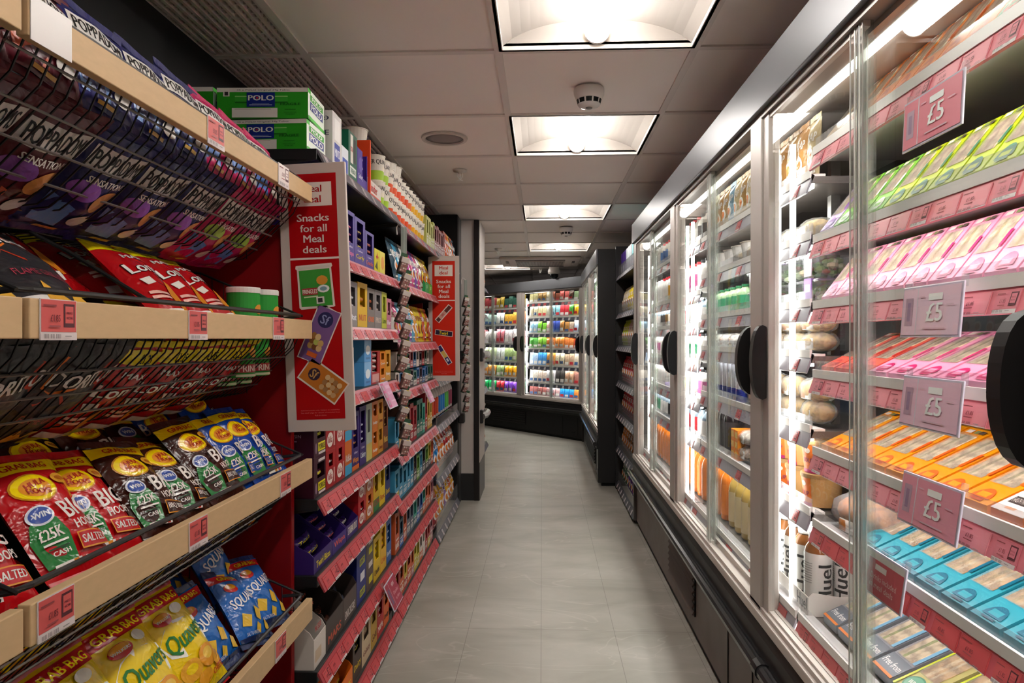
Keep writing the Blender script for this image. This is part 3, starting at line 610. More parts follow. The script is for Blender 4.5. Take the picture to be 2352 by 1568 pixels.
BAG['dark'] = bag_prod('crisp_packet', .17, .235, .028, '#2b292c', [('p', [(.0, .98), (.0, .62), (.2, .5), (.34, .62), (.5, .52), (.62, .74), (.8, .66), (.7, .9)], '#c23a1a'), ('p', [(.08, .9), (.1, .64), (.26, .6), (.44, .68), (.52, .84)], '#ee7a22'), ('t', 'DORITOS', .1, .7, .9, .82, 5, '#e6e2de'),
        ('t', 'FLAME GRILLED', .2, .36, .8, .42, '#a8394a'), ('p', [(.3, .1), (.36, .3), (.6, .16)], '#dda42c'), ('p', [(.6, .12), (.7, .3), (.92, .14)], '#e0ac34'), ('r', .06, .08, .3, .17, '#dedad6')], 23, rough=.35)
def popp(base, seed, acc, h=.21):
    return bag_prod('poppadom_bag', .15, h, .028 if h > .2 else .02, base, [('r', .06, .7, .94, .9, '#dfdcd8'), ('t', 'POPPADOMS', .1, .73, .9, .87, '#1a1a1c'), ('e', .3, .52, .2, .1, acc), ('e', .7, .45, .22, .12, '#c98c4a'), ('p', [(.1, .1), (.05, .4), (.4, .34), (.5, .08)], '#5b84c8' if base != '#561220' else '#c4502c'),
        ('t', 'SENSATIONS', .2, .6, .8, .66, '#e8e2dc'), ('e', .7, .2, .16, .08, '#d8d2ca'), ('r', .3, .02, .6, .06, '#d8b05c')], seed, rough=.3, cat='poppadom bag')
BAG['maroon'] = popp('#561220', 31, '#8a50a8'); BAG['navy'] = popp('#1f2260', 32, '#9455b8'); BAG['pink'] = popp('#b80f58', 33, '#9cc04c')
for _n, _a in (('maroonS', ('#561220', 34, '#8a50a8')), ('navyS', ('#1f2260', 35, '#9455b8')), ('pinkS', ('#b80f58', 36, '#9cc04c'))): BAG[_n] = popp(*_a, h=.145)
# crisp tube
mb = MB().lathe([(.036, 0), (.037, .004), (.037, .095)], '#2f9a3c', 28).art([('r', 0, .12, 1, .32, '#a8343a'), ('t', 'PRINGLES', .32, .14, .68, .29, '#efe6dc'), ('e', .5, .6, .07, .12, '#e09a3c'), ('r', .3, .02, .7, .08, '#d8e8c8')],
      lambda u, v, d: ((.037 + d) * math.cos(-pi + (u - .25) * 2 * pi + 0), (.037 + d) * math.sin(-pi + (u - .25) * 2 * pi), v * .095), curved=24)
TUBEP = Prod('crisp_tube', 'crisp tube', mb.mesh('crisp_tube', False), [('lid', MB().lathe([(.0385, .095), (.0385, .106), (.037, .108), (.001, .108)], '#e2ded8', 28).mesh('lid', False))], (.08, .08, .11))
# ---- the packets standing and lying in the baskets ----
# (kind, s, d, z above board top, lean, roll, yaw, label)
def bags(level, rows, where, grp):
    zt = LEV[level][1]
    for k, s, d, dz, lean, roll, yaw, lab in rows:
        BAG[k].put(FL.m(s, d, zt + dz, lean, roll, yaw), lab, grp)
H2 = 'standing on the third shelf'
bags(2, [('red', .80, .06, -.035, 40, 6, 0, 'nearest red salted hoops packet, cut by the photo edge on the third shelf'),
         ('red2', .955, .055, -.03, 40, 5, 0, 'red salted hoops packet with the whole front in view on the third shelf'),
         ('red', 1.06, .075, -.04, 42, 6, -4, 'red salted hoops packet beside the brown ones on the third shelf'),
         ('brown', 1.185, .06, -.04, 42, 10, 0, 'brown hoops packet next to the red ones, front row'),
         ('brown2', 1.295, .062, -.042, 44, 12, 3, 'middle brown hoops packet of the front row'),
         ('brown', 1.41, .055, -.03, 40, -2, -4, 'brown hoops packet next to the blue ones, front row'),
         ('blue', 1.535, .06, -.035, 38, 4, 3, 'blue hoops packet next to the brown ones, front row'),
         ('blue2', 1.60, .05, -.03, 38, 2, 0, 'middle blue hoops packet of the front row'),
         ('blue', 1.655, .045, -.035, 40, 4, 0, 'last blue hoops packet against the end wires'),
         ('blue2', 1.48, .17, .01, 36, -10, 0, 'blue hoops packet behind the front row, by the brown ones'),
         ('blue', 1.60, .15, .03, 36, -6, 0, 'blue hoops packet behind the front row, by the red panel'),
         ('brown2', 1.13, .19, .0, 44, 6, 0, 'brown hoops packet leaning behind the red ones'),
         ('brown', 1.25, .19, .015, 42, 8, 0, 'brown hoops packet in the middle of the rear row'),
         ('brown2', 1.37, .19, .03, 44, 12, 0, 'brown hoops packet in the rear row before the blue ones'),
         ('red', .93, .2, -.03, 60, 4, 0, 'red hoops packet lying in the rear row')], H2, 'hoops crisp packets on the third shelf')
bags(3, [('quavers', 1.0, .03, -.01, 34, 0, 0, 'yellow cheese curls packet at the bottom edge of the photo'),
         ('quavers2', 1.14, .035, -.01, 34, 2, 0, 'yellow cheese curls packet in the middle of the lowest shelf front'),
         ('quavers', 1.275, .04, -.015, 34, 2, 0, 'yellow cheese curls packet beside the blue ones'),
         ('quavers2', .85, .03, 0, 36, 0, 0, 'yellow cheese curls packet just below the photo edge'),
         ('squares', 1.40, .06, -.02, 38, 2, 0, 'blue squares packet tucked behind the yellow one'),
         ('squares2', 1.53, .05, -.03, 38, 20, 6, 'blue squares packet tilting over the board'),
         ('squares', 1.635, .05, -.03, 40, 14, 0, 'blue squares packet beside the end wires'),
         ('squares2', 1.60, .15, .045, 28, -4, 0, 'blue squares packet standing up behind with its red strip showing'),
         ('quavers2', 1.10, .19, -.01, 55, 0, 0, 'yellow cheese curls packet lying in the shaded rear, nearest'),
         ('quavers', 1.28, .2, -.01, 55, 3, 0, 'yellow cheese curls packet lying in the shaded rear, middle'),
         ('squares', 1.43, .2, .0, 50, 3, 0, 'blue squares packet in the shaded rear'),
         ('squares2', 1.52, .22, .07, 58, 3, 0, 'blue squares packet on top of the shaded rear pile')], '', 'crisp packets on the lowest shelf')
bags(1, [('dark', .80, .06, -.03, 50, 4, 0, 'nearest black flame packet, cut by the photo edge on the second shelf'),
         ('dark', .94, .06, -.03, 52, 6, 0, 'black flame packet beside the divider on the second shelf'),
         ('dark', .88, .22, .05, 60, 0, 0, 'black flame packet in the rear of the second shelf'),
         ('longs', 1.24, .06, -.03, 46, 6, 3, 'nearest of the three red packets in the front row'),
         ('longs', 1.345, .06, -.03, 46, 4, 3, 'middle one of the three red packets in the front row'),
         ('longs', 1.45, .06, -.03, 48, 2, 3, 'red crisp packet beside the green tubes'),
         ('longs', 1.12, .2, .03, 56, -6, 0, 'red crisp packet crumpled behind the front row'),
         ('longs', 1.30, .2, .02, 56, 4, 0, 'red crisp packet behind the middle of the front row')], '', 'crisp packets on the second shelf')
for s, d in ((1.575, .1), (1.66, .09)):
    TUBEP.put(FL.m(s, d, 1.247 - .035, 0), 'green crisp tube with white lid, %s' % ('beside the red packets' if s < 1.6 else 'nearest the end wires'), 'green crisp tubes')
bags(0, [('maroonS', .74, .055, -.05, 12, 0, 0, 'nearest maroon poppadom bag above the top board'), ('maroonS', .87, .055, -.05, 12, 6, 0, 'second maroon poppadom bag above the top board'), ('navyS', 1.0, .055, -.05, 12, 4, 0, 'navy poppadom bag beside the maroon ones on the top shelf'),
         ('navyS', 1.13, .055, -.055, 12, 6, 0, 'navy poppadom bag in the middle of the top shelf'), ('navyS', 1.25, .06, -.045, 12, 6, 0, 'navy poppadom bag beside the pink ones on the top shelf'),
         ('pinkS', 1.37, .06, -.05, 12, 6, 0, 'pink poppadom bag beside the navy ones on the top shelf'), ('pinkS', 1.49, .06, -.055, 12, 8, 0, 'pink poppadom bag, middle one of three on the top shelf'), ('pinkS', 1.61, .06, -.06, 12, 8, 0, 'last pink poppadom bag on the top shelf')], '', 'poppadom bags on the top shelf')
# packets seen through the wires under each board: they lie along the sloping basket front
def under(level, kinds, s0, s1, lab):
    zt = LEV[level][1]; n = len(kinds); top = [.026, -.035]
    for i, k in enumerate(kinds):
        s = s0 + (s1 - s0) * (i + .5) / n
        BAG[k].put(FL.m(s, .052 + .095 * 1.62 + .014, zt - .085 - .075 * 2.15 + .042, -0, 0, 0) @ Matrix.Rotation(R(50), 4, 'X') @ Matrix.Rotation(R(random.Random(i * 7 + level).uniform(-4, 4)), 4, 'Y'),
                   '%s %s packet %s from the near end, behind the wires under the %s board' % ({'maroon': 'maroon', 'navy': 'navy', 'pink': 'pink', 'dark': 'black', 'longs': 'red', 'brown': 'brown', 'quavers': 'yellow', 'blue': 'blue', 'red': 'red', 'squares': 'blue'}[k], 'crisp', nth(i), words4[level]), 'packets behind the wires of the %s basket' % words4[level])
under(0, ['maroon', 'maroon', 'maroon', 'navy', 'navy', 'navy', 'pink', 'pink'], .60, 1.71, '')
under(1, ['dark', 'dark', 'dark', 'longs', 'longs', 'longs', 'longs'], .66, 1.52, '')
under(2, ['red', 'red', 'brown', 'brown', 'brown', 'blue', 'blue'], .70, 1.70, '')
for i in range(7): TUBEP.put(FL.m(1.545 + .0 * i + (i % 2) * .085, .10 + .045 * (i // 2), 1.247 - .135 - .02 * (i // 2) + .0, 0), 'green crisp tube lying low behind the wires, %s' % nth(i), 'green tubes behind the wires') if i < 4 else None

# ================= cartons, bars, pots, bottles =================
_CC = {}
def trim(s):
    for a in (' down', ' the', ' box', ' upper layer', ' past'):
        if len(s.split()) > 16: s = s.replace(a, '', 1)
    return s
def carton(w, h, d, col, ops=(), style='box', win=(.2, .45, .8, .85), side=(), inner='#6b5238', lip=.3, rough=.42, key=None):
    """card carton with its front at y=0 towards -y. box closed; win front opening; tray low front lip with cut-down sides"""
    m = M(col, rough); mi = M(inner, .7); t = .0022; mb = MB(); x0, x1 = -w / 2, w / 2
    if style == 'box': mb.box(x0, x1, 0, d, 0, h, m)
    else:
        mb.box(x0 + t, x1 - t, t, d - t, 0, t, mi).box(x0, x1, d - t, d, 0, h, m)
        if style == 'win':
            a, b, c, e = win; X = lambda u: x0 + u * w; Z = lambda v: v * h
            mb.box(x0, x0 + t, 0, d - t, 0, h, m).box(x1 - t, x1, 0, d - t, 0, h, m)
            mb.box(x0 + t, x1 - t, 0, t, 0, Z(b), m); mb.box(x0 + t, X(a), 0, t, Z(b), Z(e), m).box(X(c), x1 - t, 0, t, Z(b), Z(e), m)
            if e < .99: mb.box(x0 + t, x1 - t, 0, t, Z(e), h, m).box(x0 + t, x1 - t, t, d - t, h - t, h, m)
            mb.box(x0 + t + .0005, x1 - t - .0005, d - 2 * t, d - t - .0003, t, h - t, mi)
        else:
            zl = lip * h; pr = [(0, 0), (d - t, 0), (d - t, h), (d * .45, h), (.012, zl * 1.25), (0, zl)]
            mb.prism(pr, x0, x0 + t, m).prism(pr, x1 - t, x1, m).box(x0 + t, x1 - t, 0, t, 0, zl, m)
    mb.art(ops, lambda u, v, q: (x0 + u * w, -q, v * h), rough=rough)
    if side:
        mb.art(side, lambda u, v, q: (x0 - q, d - u * d, v * h), rough=rough)
        mb.art(side, lambda u, v, q: (x1 + q, u * d, v * h), rough=rough)
    return mb.mesh('carton')
def bar_mesh(w, h, d, col, txt='', tc='#f0f0f0', rough=.25, band=None):
    """flow-wrapped bar lying across: long way along x, crimped ends"""
    def f(side):
        def g(u, v, q=0):
            e = min(1, max(0, math.sin(pi * min(max(u, 0), 1))) ** .3); c = max(0, math.sin(pi * min(max(v, 0), 1))) ** .55
            return ((u - .5) * w, -side * (d / 2 * e * c + q), h * (.5 + (v - .5) * (.82 + .18 * (1 - e)))) 
        return g
    mm = M(col, rough, 0, 'foil'); a, b = f(1), f(-1)
    mb = MB().surf(lambda u, v: a(u, v), 10, 6, mm).surf(lambda u, v: b(u, v), 10, 6, mm, flip=True)
    ops = ([('r', .1, .15, .9, .85, band)] if band else []) + ([('t', txt, .2, .28, .8, .74, tc)] if txt else [])
    mb.art(ops, a, curved=6, base=.0006)
    return mb.mesh('chocolate_bar', True)
LABELS_SEEN = set()
def carton_row(bay, i, items, s=None, z=None, gap=.003, fr=FL, ref=None, d0=.012, mirror=1, cat='box', where=None):
    """items: (desc, w, h, depth, colour, ops, style, kw, bar) laid along the shelf from the near end; stacked n high"""
    ref = ref or REF[bay]; s = s if s is not None else BAYS[bay][0] + .008; z = z if z is not None else RAIL[bay][i] + .0185
    shelf = where or '%s shelf down' % nth(i)
    for k, it in enumerate(items):
        if it[0] == 'gap': s += it[1]; continue
        desc, w, h, d, col, ops, style = it[:7]; kw = it[7] if len(it) > 7 else {}; bar = it[8] if len(it) > 8 else None; n = kw.get('n', 1)
        key = (desc, w, h, d, col, style)
        if key not in _CC:
            kk = {a: b for a, b in kw.items() if a not in ('n',)}
            _CC[key] = carton(w, h, d, col, ops, style, **kk)
            if bar: _CC[key, 'b'] = bar_mesh(w * .84, bar.get('h', .022), bar.get('d', .03), *bar['a'])
        for q in range(n):
            nm = '' if n == 1 else (['lower ', 'upper '][q] if n == 2 else ['lowest ', 'middle ', 'upper '][q])
            ob('carton', _CC[key], None, '%s%s, %s %s, %s' % (nm, desc, nth(k), ref, shelf), cat, 'cartons on the %s %s' % (shelf, ref), None, fr.m(s + w / 2, d0, z + q * (h + .0005)))
            if bar:
                lo, hi = (kw['win'][1] * h + .002, kw['win'][3] * h) if style == 'win' else (.003, h * .95)
                if style == 'win': lo = .0035
                bh = bar.get('h', .022); nb = min(6, int((hi - lo) / bh)); lean = 0
                for j in range(nb):
                    dd = d0 + .004 + bar.get('d', .03) / 2 + (0 if style == 'win' else .03 * j * .8)
                    vis = style != 'win' or lo + (j + 1) * bh > kw['win'][1] * h + .004
                    if not vis: continue
                    ob('chocolate_bar', _CC[key, 'b'], None, trim('%s bar up, %s%s, %s %s, %s' % (nth(j), nm, desc, nth(k), ref, shelf)), 'chocolate bar', 'bars in the cartons', None, fr.m(s + w / 2, dd, z + q * (h + .0005) + lo + j * bh))
        s += w + gap
# art shorthands
def A(t, c='#f0f0f0', y=.12, h=.14, x0=.12, x1=.88, *more): return [('t', t, x0, y, x1, y + h, c)] + list(more)
def WIN(a=.2, b=.42, c=.8, e=.86): return dict(win=(a, b, c, e))
PUR = '#38206b'; KR = '#a50f18'
def purple(t, tc='#e8e4ee', w=.085, h=.165, col=PUR, accent=None): return ({'Wispa': 'purple striped box', 'Cadbury': 'purple tall box', 'Curly': 'purple yellow lettered box', 'Crunchie': 'purple orange lettered box'}[t.split()[0]], w, h, .24, col, A(t, tc, .1, .12) + ([('r', 0, 0, 1, .08, accent)] if accent else []) + [('t', 'Cadbury', .25, .27, .75, .32, '#d8cfe4')], 'win', WIN(.2, .38, .8, .92), dict(a=(PUR, t.split()[0], tc), h=.024))
def kit(w=.088, h=.1, n=2, col=KR, d='red wafer box', side=()): return (d, w, h, .22, col, [('e', .42, .3, .3, .2, '#eee3da'), ('t', 'KitKat', .2, .22, .64, .4, '#b0141c'), ('r', .76, .1, .88, .5, '#d8a8a0')], 'win', dict(win=(.3, .56, .72, .92), n=n, side=side), dict(a=(KR, 'KitKat', '#eee'), h=.02))
def yorkie(col='#3c1226', n=2, h=.112, d='maroon biscuit box', w=.1): return (d, w, h, .23, col, [('r', .35, .12, .96, .34, '#e6dc10'), ('t', 'YORKIE', .38, .16, .93, .3, '#2a1020'), ('r', .38, .04, .96, .1, '#dccfd2'), ('e', .16, .22, .07, .14, '#9c7a90'), ('r', .35, .86, .9, .93, '#dccfd2')], 'win', dict(win=(.3, .44, .92, .82), n=n, side=[('t', 'YORKIE BISCUIT & RAISIN', .2, .5, .85, .58, '#b89cae'), ('r', .2, .4, .8, .43, '#8f7086'), ('r', .2, .33, .7, .36, '#8f7086')]), dict(a=('#3c1226', 'YORKIE', '#e6dc10'), h=.022))
def tray(d, t, col, tc, w=.13, h=.13, dep=.2, barc=None, barh=.026, lip=.42): return (d, w, h, dep, col, A(t, tc, .1, .17), 'tray', dict(lip=lip), dict(a=(barc or col, t.split()[0], tc), h=barh, d=.034))
def plain(d, t, col, tc='#f4f0ea', w=.08, h=.14, n=1, acc=None, dep=.2, ty=.14):
    ops = ([('r', 0, 0, 1, .3, acc)] if acc else []) + [('t', t, .12, ty, .88, ty + .14, tc)]
    return (d, w, h, dep, col, ops, 'win', dict(win=(.22, .46, .78, .88), n=n), dict(a=(col, t, tc), h=.026, d=.035))
# --- sixth shelf down etc.: rows follow the photo from the big sign outwards ---
G_, Y_, O_, B_, T_ = '#2c7a3c', '#e6c512', '#dd7a1e', '#2a5fae', '#2a9a94'
MILK = [('r', 0, .55, 1, 1, '#7db4e0'), ('e', .5, .5, .34, .2, '#e6eef6'), ('r', .2, .12, .8, .2, '#3f7ab8')]
def white_choc(d='white chocolate box'): return (d, .085, .15, .2, '#dfe0dc', MILK, 'win', dict(win=(.25, .6, .75, .9)), dict(a=('#7db4e0', 'Milk', '#fff'), h=.026))
carton_row('A', 4, [yorkie(n=2, h=.108), kit(.092, .106, 2), kit(.09, .108, 2, d='red wafer box with chunky bars'), ('orange and white wafer box', .075, .108, .2, '#c8651c', [('r', 0, 0, 1, .3, '#3a9cc8'), ('t', 'KitKat', .1, .4, .9, .6, '#e8e2dc')], 'box', dict(n=2)),
    purple('Wispa', '#e8912a', .085, .19, accent='#d86a1a'), ('gap', .005), purple('Cadbury', '#dfe6f4', .085, .2), ('pale green tall box', .08, .2, .2, '#b9c8b4', [('r', 0, 0, 1, .3, '#cfc06a'), ('r', .2, .5, .6, .9, '#27302a')], 'box'), plain('orange fudge box', 'Fudge', O_, '#fff', .085, .1, 2),
    plain('gold caramel box', 'Caramac', '#c98c2c', '#802010', .08, .1, 2), plain('brown nut box', 'Nuts', '#6a3b24', '#e8c45c', .08, .19)])
carton_row('A', 5, [tray('purple bites tray', 'Twirl Bites', PUR, '#e8d21c', .16, .11, .24), tray('purple red lettered tray', 'Wispa', '#3b2378', '#e0605a', .14, .125, .24, barh=.024, lip=.34), tray('purple duo tray', 'STARBAR DUO', PUR, '#ece6dc', .135, .14, .24, lip=.32), kit(.1, .088, 2, '#a81822', 'red wafer box'), kit(.1, .088, 2, '#c06418', 'orange wafer box'), plain('green footed box', 'LION', '#d0a81c', '#b01c18', .09, .15, 1, G_), plain('yellow peanut box', 'Picnic', Y_, '#b01c18', .09, .15), plain('dark double box', 'Boost', '#1c2a6a', '#e8c41c', .085, .16)])
DKB = '#39302c'
carton_row('A', 6, [('white sweet tray', .1, .16, .2, '#d6cec6', [('t', 'MALTESERS', .08, .62, .6, .72, '#b0181c'), ('r', .1, .1, .6, .3, '#c9b49a')], 'tray', dict(lip=.5), dict(a=('#d8cec4', 'MALT', '#b0181c'), h=.03, d=.04)), tray('dark brown tray', 'MARS', DKB, '#c9543a', .165, .14, .24, '#4a2c20', lip=.62), tray('brown white lettered tray', 'SNICKERS', '#4a3c38', '#d8cfc8', .15, .15, .24, '#5a5f72', lip=.58),
    ('navy double box', .12, .2, .24, '#1e2a78', [('r', .3, .62, .85, .74, '#c8cc1c'), ('t', 'BOUNTY', .34, .64, .8, .72, '#1e2a78'), ('r', .3, .1, .85, .22, '#c8cc1c'), ('t', 'BOUNTY', .34, .12, .8, .2, '#1e2a78'), ('r', .35, .36, .8, .5, '#d8d8e0')], 'box', dict(side=[('r', .0, .0, 1, 1, '#141c5c')])),
    ('grey brown double box', .1, .2, .24, '#54443f', [('r', .35, .64, .85, .76, '#d4c81c'), ('r', .35, .12, .85, .24, '#d4c81c'), ('r', .3, .4, .85, .5, '#cfc4bc'), ('r', .3, .82, .85, .9, '#cfc4bc')], 'box'), plain('yellow crunch box', 'Crunchie', '#d9b512', '#2a1a10', .1, .16), plain('yellow honeycomb box', 'Crisp', '#dfae14', '#c0301c', .1, .185), plain('blue coconut box', 'Bounty', '#2a5a9c', '#e8eef4', .085, .17)])
carton_row('A', 7, [tray('orange caramel tray', "REESE'S", '#e0651a', '#e8d21c', .2, .12, .26, '#e87a1c', lip=.5), tray('bright orange nut tray', "REESE'S", '#e8731c', '#e8e01c', .17, .13, .26, '#d8641a', lip=.5), plain('dark mocha box', 'Dairy', '#3c2c24', '#e6c812', .11, .185), plain('cream caramel box', 'Galaxy', '#cdb795', '#7a3020', .12, .17), plain('gold wafer box', 'Gold', '#c9a23c', '#6a2c10', .09, .19), plain('red peanut box', 'M&Ms', '#c41820', '#f0e8e0', .1, .16), plain('orange biscuit box', 'Orange', '#d8601c', '#2a1a10', .09, .17)])
carton_row('A', 3, [('white lined box', .085, .14, .2, '#d4cfc8', [('r', .3, .3, .9, .95, '#4a4a4a'), ('r', .34, .3, .4, .95, '#d4cfc8'), ('r', .5, .3, .56, .95, '#d4cfc8')], 'box'), ('cream truffle box', .11, .068, .2, '#cdc6b8', [('t', 'Milky', .2, .3, .8, .7, '#3a3630')], 'box', dict(n=2)), ('gap', .1),
    ('gap', .03), (('sky blue milk box'), .095, .083, .2, '#4f9ad8', MILK, 'win', dict(win=(.3, .62, .75, .95), n=2), dict(a=('#dfe8f2', 'Milk', '#3f7ab8'), h=.02)), ('red bar box', .13, .12, .2, '#b3141c', [('r', .1, .05, .9, .3, '#d8a09c')], 'win', dict(win=(.1, .36, .7, .97)), dict(a=('#d8d0cc', 'Bar', '#b3141c'), h=.022)), plain('orange crunch box', 'Crunch', '#e08420', '#fff', .085, .058, 2), plain('amber honey box', 'Honey', '#d89a2c', '#fff', .09, .12)], s=2.0)
carton_row('A', 2, [('gap', .02), plain('purple cluster box', 'Purple', PUR, '#d8b44c', .09, .15), plain('grey oat bar box', 'Oat', '#8c8486', '#e8e8f4', .11, .145), plain('yellow nut bar box', 'NUT', '#e0b41c', '#c0502c', .125, .15), plain('grey caramel bar box', 'CARB', '#7c7472', '#dd6a2c', .105, .14), plain('silver cocoa bar box', 'PRO', '#8a8486', '#d8c8bc', .105, .14), plain('lime cereal bar box', 'Lime', '#c6cc4a', '#5a6a1c', .08, .14), plain('pink bar box', 'Bar', '#c87a94', '#fff', .08, .12)], s=2.02)
carton_row('A', 1, [('gap', .01), purple('Wispa', '#e06a9c', .1, .16, '#3f2a86'), purple('Curly', '#e8d01c', .13, .155, '#46318c'), purple('Crunchie', '#e8744a', .12, .13, '#4a3590'), ('gap', .005), ('yellow sherbet tub', .085, .085, .12, '#dcd01c', [('p', [(.4, .7), (.5, .9), (.6, .7), (.75, .7), (.62, .55), (.5, .65), (.38, .55), (.25, .7)], '#c0281c'), ('p', [(.1, .2), (.5, .5), (.6, .1)], '#5a5a2c')], 'box'), ('pale yellow sherbet tub', .08, .085, .12, '#e6da6a', [('e', .5, .5, .3, .3, '#e8a05c')], 'box')], s=2.1)
rng = random.Random(11)
POL = ['#c4407c', '#3f8fb4', '#e0c41c', '#c8582c', '#6d9c3c', '#b93a94', '#2c4a5c', '#d8961c', '#7a4aa0', '#d8d2cc', '#a8202c', '#38a08c']
NMS = {'#c4407c': 'pink', '#3f8fb4': 'blue', '#e0c41c': 'yellow', '#c8582c': 'orange', '#6d9c3c': 'green', '#b93a94': 'magenta', '#2c4a5c': 'slate', '#d8961c': 'amber', '#7a4aa0': 'violet', '#d8d2cc': 'white', '#a8202c': 'red', '#38a08c': 'teal'}
def pouch(col, tc='#f0ece6', t='SWEETS', w=.09, h=.15, T=.016, seed=0):
    k = ('pouch', col, t, w, h)
    if k not in _CC: _CC[k] = bag_prod('sweet_bag', w, h, T, col, [('t', t, .12, .6, .88, .76, tc), ('e', .5, .35, .3, .16, tc), ('e', .5, .35, .2, .1, '#d8782c'), ('r', .2, .06, .8, .1, tc)], seed, res=(8, 10), cat='sweet bag', curved=5)
    return _CC[k]
def pouch_row(fr, s, z, cols, ref, shelf, pitch=.075, w=.09, h=.15, lean=12, d=.02, t='SWEETS', rows=1, grp=None, cat=None):
    for i, c in enumerate(cols):
        for r in range(rows):
            pouch(c, '#f0ece6' if c not in ('#d8d2cc', '#e0c41c') else '#8c2c20', t, w, h, seed=i % 4).put(fr.m(s + pitch * i, d + .05 * r, z + .006, lean), '%s %s bag, %s %s, %s%s' % (NMS.get(c, 'colourful'), t.lower(), nth(i), ref, shelf, '' if rows == 1 else (', front row' if r == 0 else ', behind')), grp or 'bags on the %s %s' % (shelf, ref))
def pick(r, n, pal=POL): return [r.choice(pal) for _ in range(n)]
r = random.Random(3)
pouch_row(FL, 2.88, 1.424 + .02, ['#2c4a5c', '#3f8fb4', '#2c4a5c', '#d8d2cc', '#b93a94', '#c4407c', '#7a4aa0', '#c4407c', '#d8d2cc', '#e0c41c', '#d8961c', '#e0c41c'], REF['B'], 'second shelf', pitch=.078, h=.17)
carton_row('B', 1, [('gap', .7), ('green pouch tray', .11, .055, .08, '#2e9a54', [('t', 'pz', .3, .3, .7, .7, '#bfe8c4')], 'tray', dict(lip=.9)), ('lime pouch tray', .11, .055, .08, '#58b83c', [('t', 'pz', .3, .3, .7, .7, '#e8f4c4')], 'tray', dict(lip=.9))], d0=.004)
pouch_row(FL, 2.87, 1.168 + .02, ['#d8d2cc', '#c4407c', '#3f8fb4', '#d8d2cc', '#7a4aa0', '#3f8fb4', '#d8961c', '#e0c41c', '#e0c41c', '#c8582c', '#e0c41c', '#c8582c'], REF['B'], 'third shelf', pitch=.08, h=.16)
def mixrow(bay, i, seed, n, hs=(.1, .19), ws=(.07, .1), pal=POL, names=('bar', 'snack', 'nut', 'biscuit'), s=None, z=None, fr=FL, ref=None, d0=.012, where=None):
    rr = random.Random(seed); items = []
    for k in range(n):
        c = rr.choice(pal); w = round(rr.uniform(*ws), 2); h = round(rr.uniform(*hs), 2); nn = 2 if h < .105 and hs[1] > .17 else 1; nm = rr.choice(names)
        a = rr.choice(pal)
        ops = [('r', 0, 0, 1, .34, a)] if rr.random() < .5 else []
        ops += [('t', nm.upper(), .12, .1, .88, .24, '#f0ebe4' if a not in ('#d8d2cc',) or not ops else '#5a2a20'), ('r', .2, .3, .8, .34, '#e8e2da')]
        items.append(('%s %s box' % (NMS.get(c, 'brown'), nm), w, h, .2, c, ops, 'win', dict(win=(.22, .44, .78, .88), n=nn), dict(a=(a, '', '#fff'), h=.026, d=.034)))
    carton_row(bay, i, items, s=s, z=z, fr=fr, ref=ref, d0=d0, where=where)
CR = ['#d8d2cc', '#cfc4ba', '#dcd0c4', '#a8202c', '#2c6a5c', '#3c2f3c', '#2a6aa0']
NMS.update({'#cfc4ba': 'cream', '#dcd0c4': 'ivory', '#2c6a5c': 'dark green', '#3c2f3c': 'black', '#2a6aa0': 'mid blue'})
mixrow('B', 3, 21, 12, (.07, .085), (.07, .085), CR, ('granola', 'oat', 'snack'), s=2.83)
for q in range(1): mixrow('B', 3, 22, 11, (.07, .08), (.07, .085), CR, ('granola', 'oat', 'snack'), s=2.84, z=.96 + .0185 + .0865, where='fourth shelf upper layer')
WARM = ['#c8582c', '#38a08c', '#2c6a5c', '#d8961c', '#3f8fb4', '#a8202c', '#6d9c3c', '#c9a23c', '#5a3a2c']
NMS.update({'#c9a23c': 'gold', '#5a3a2c': 'brown'})
mixrow('B', 4, 23, 12, (.15, .2), (.07, .085), WARM, ('oat', 'protein', 'seed'), s=2.82)
mixrow('B', 5, 24, 12, (.12, .16), (.07, .09), ['#c9a23c', '#b8a02c', '#6d9c3c', '#5a5f72', '#c8582c', '#3f8fb4', '#3c2f3c'], ('bar', 'seed', 'protein'), s=2.82)
NMS.update({'#b8a02c': 'mustard', '#5a5f72': 'grey'})
mixrow('B', 6, 25, 12, (.12, .18), (.07, .09), ['#2a5fae', '#5a5f72', '#2c4a5c', '#c8582c', '#5a3a2c', '#b0707c', '#38a08c'], ('bar', 'choc', 'protein'), s=2.82)
NMS.update({'#2a5fae': 'blue', '#b0707c': 'dusky pink'})
mixrow('B', 7, 26, 12, (.13, .18), (.07, .09), ['#a8202c', '#c8582c', '#d8d2cc', '#b0707c', '#c9b83c', '#a8202c'], ('bar', 'choc', 'mints'), s=2.82)
NMS.update({'#c9b83c': 'dull yellow'})
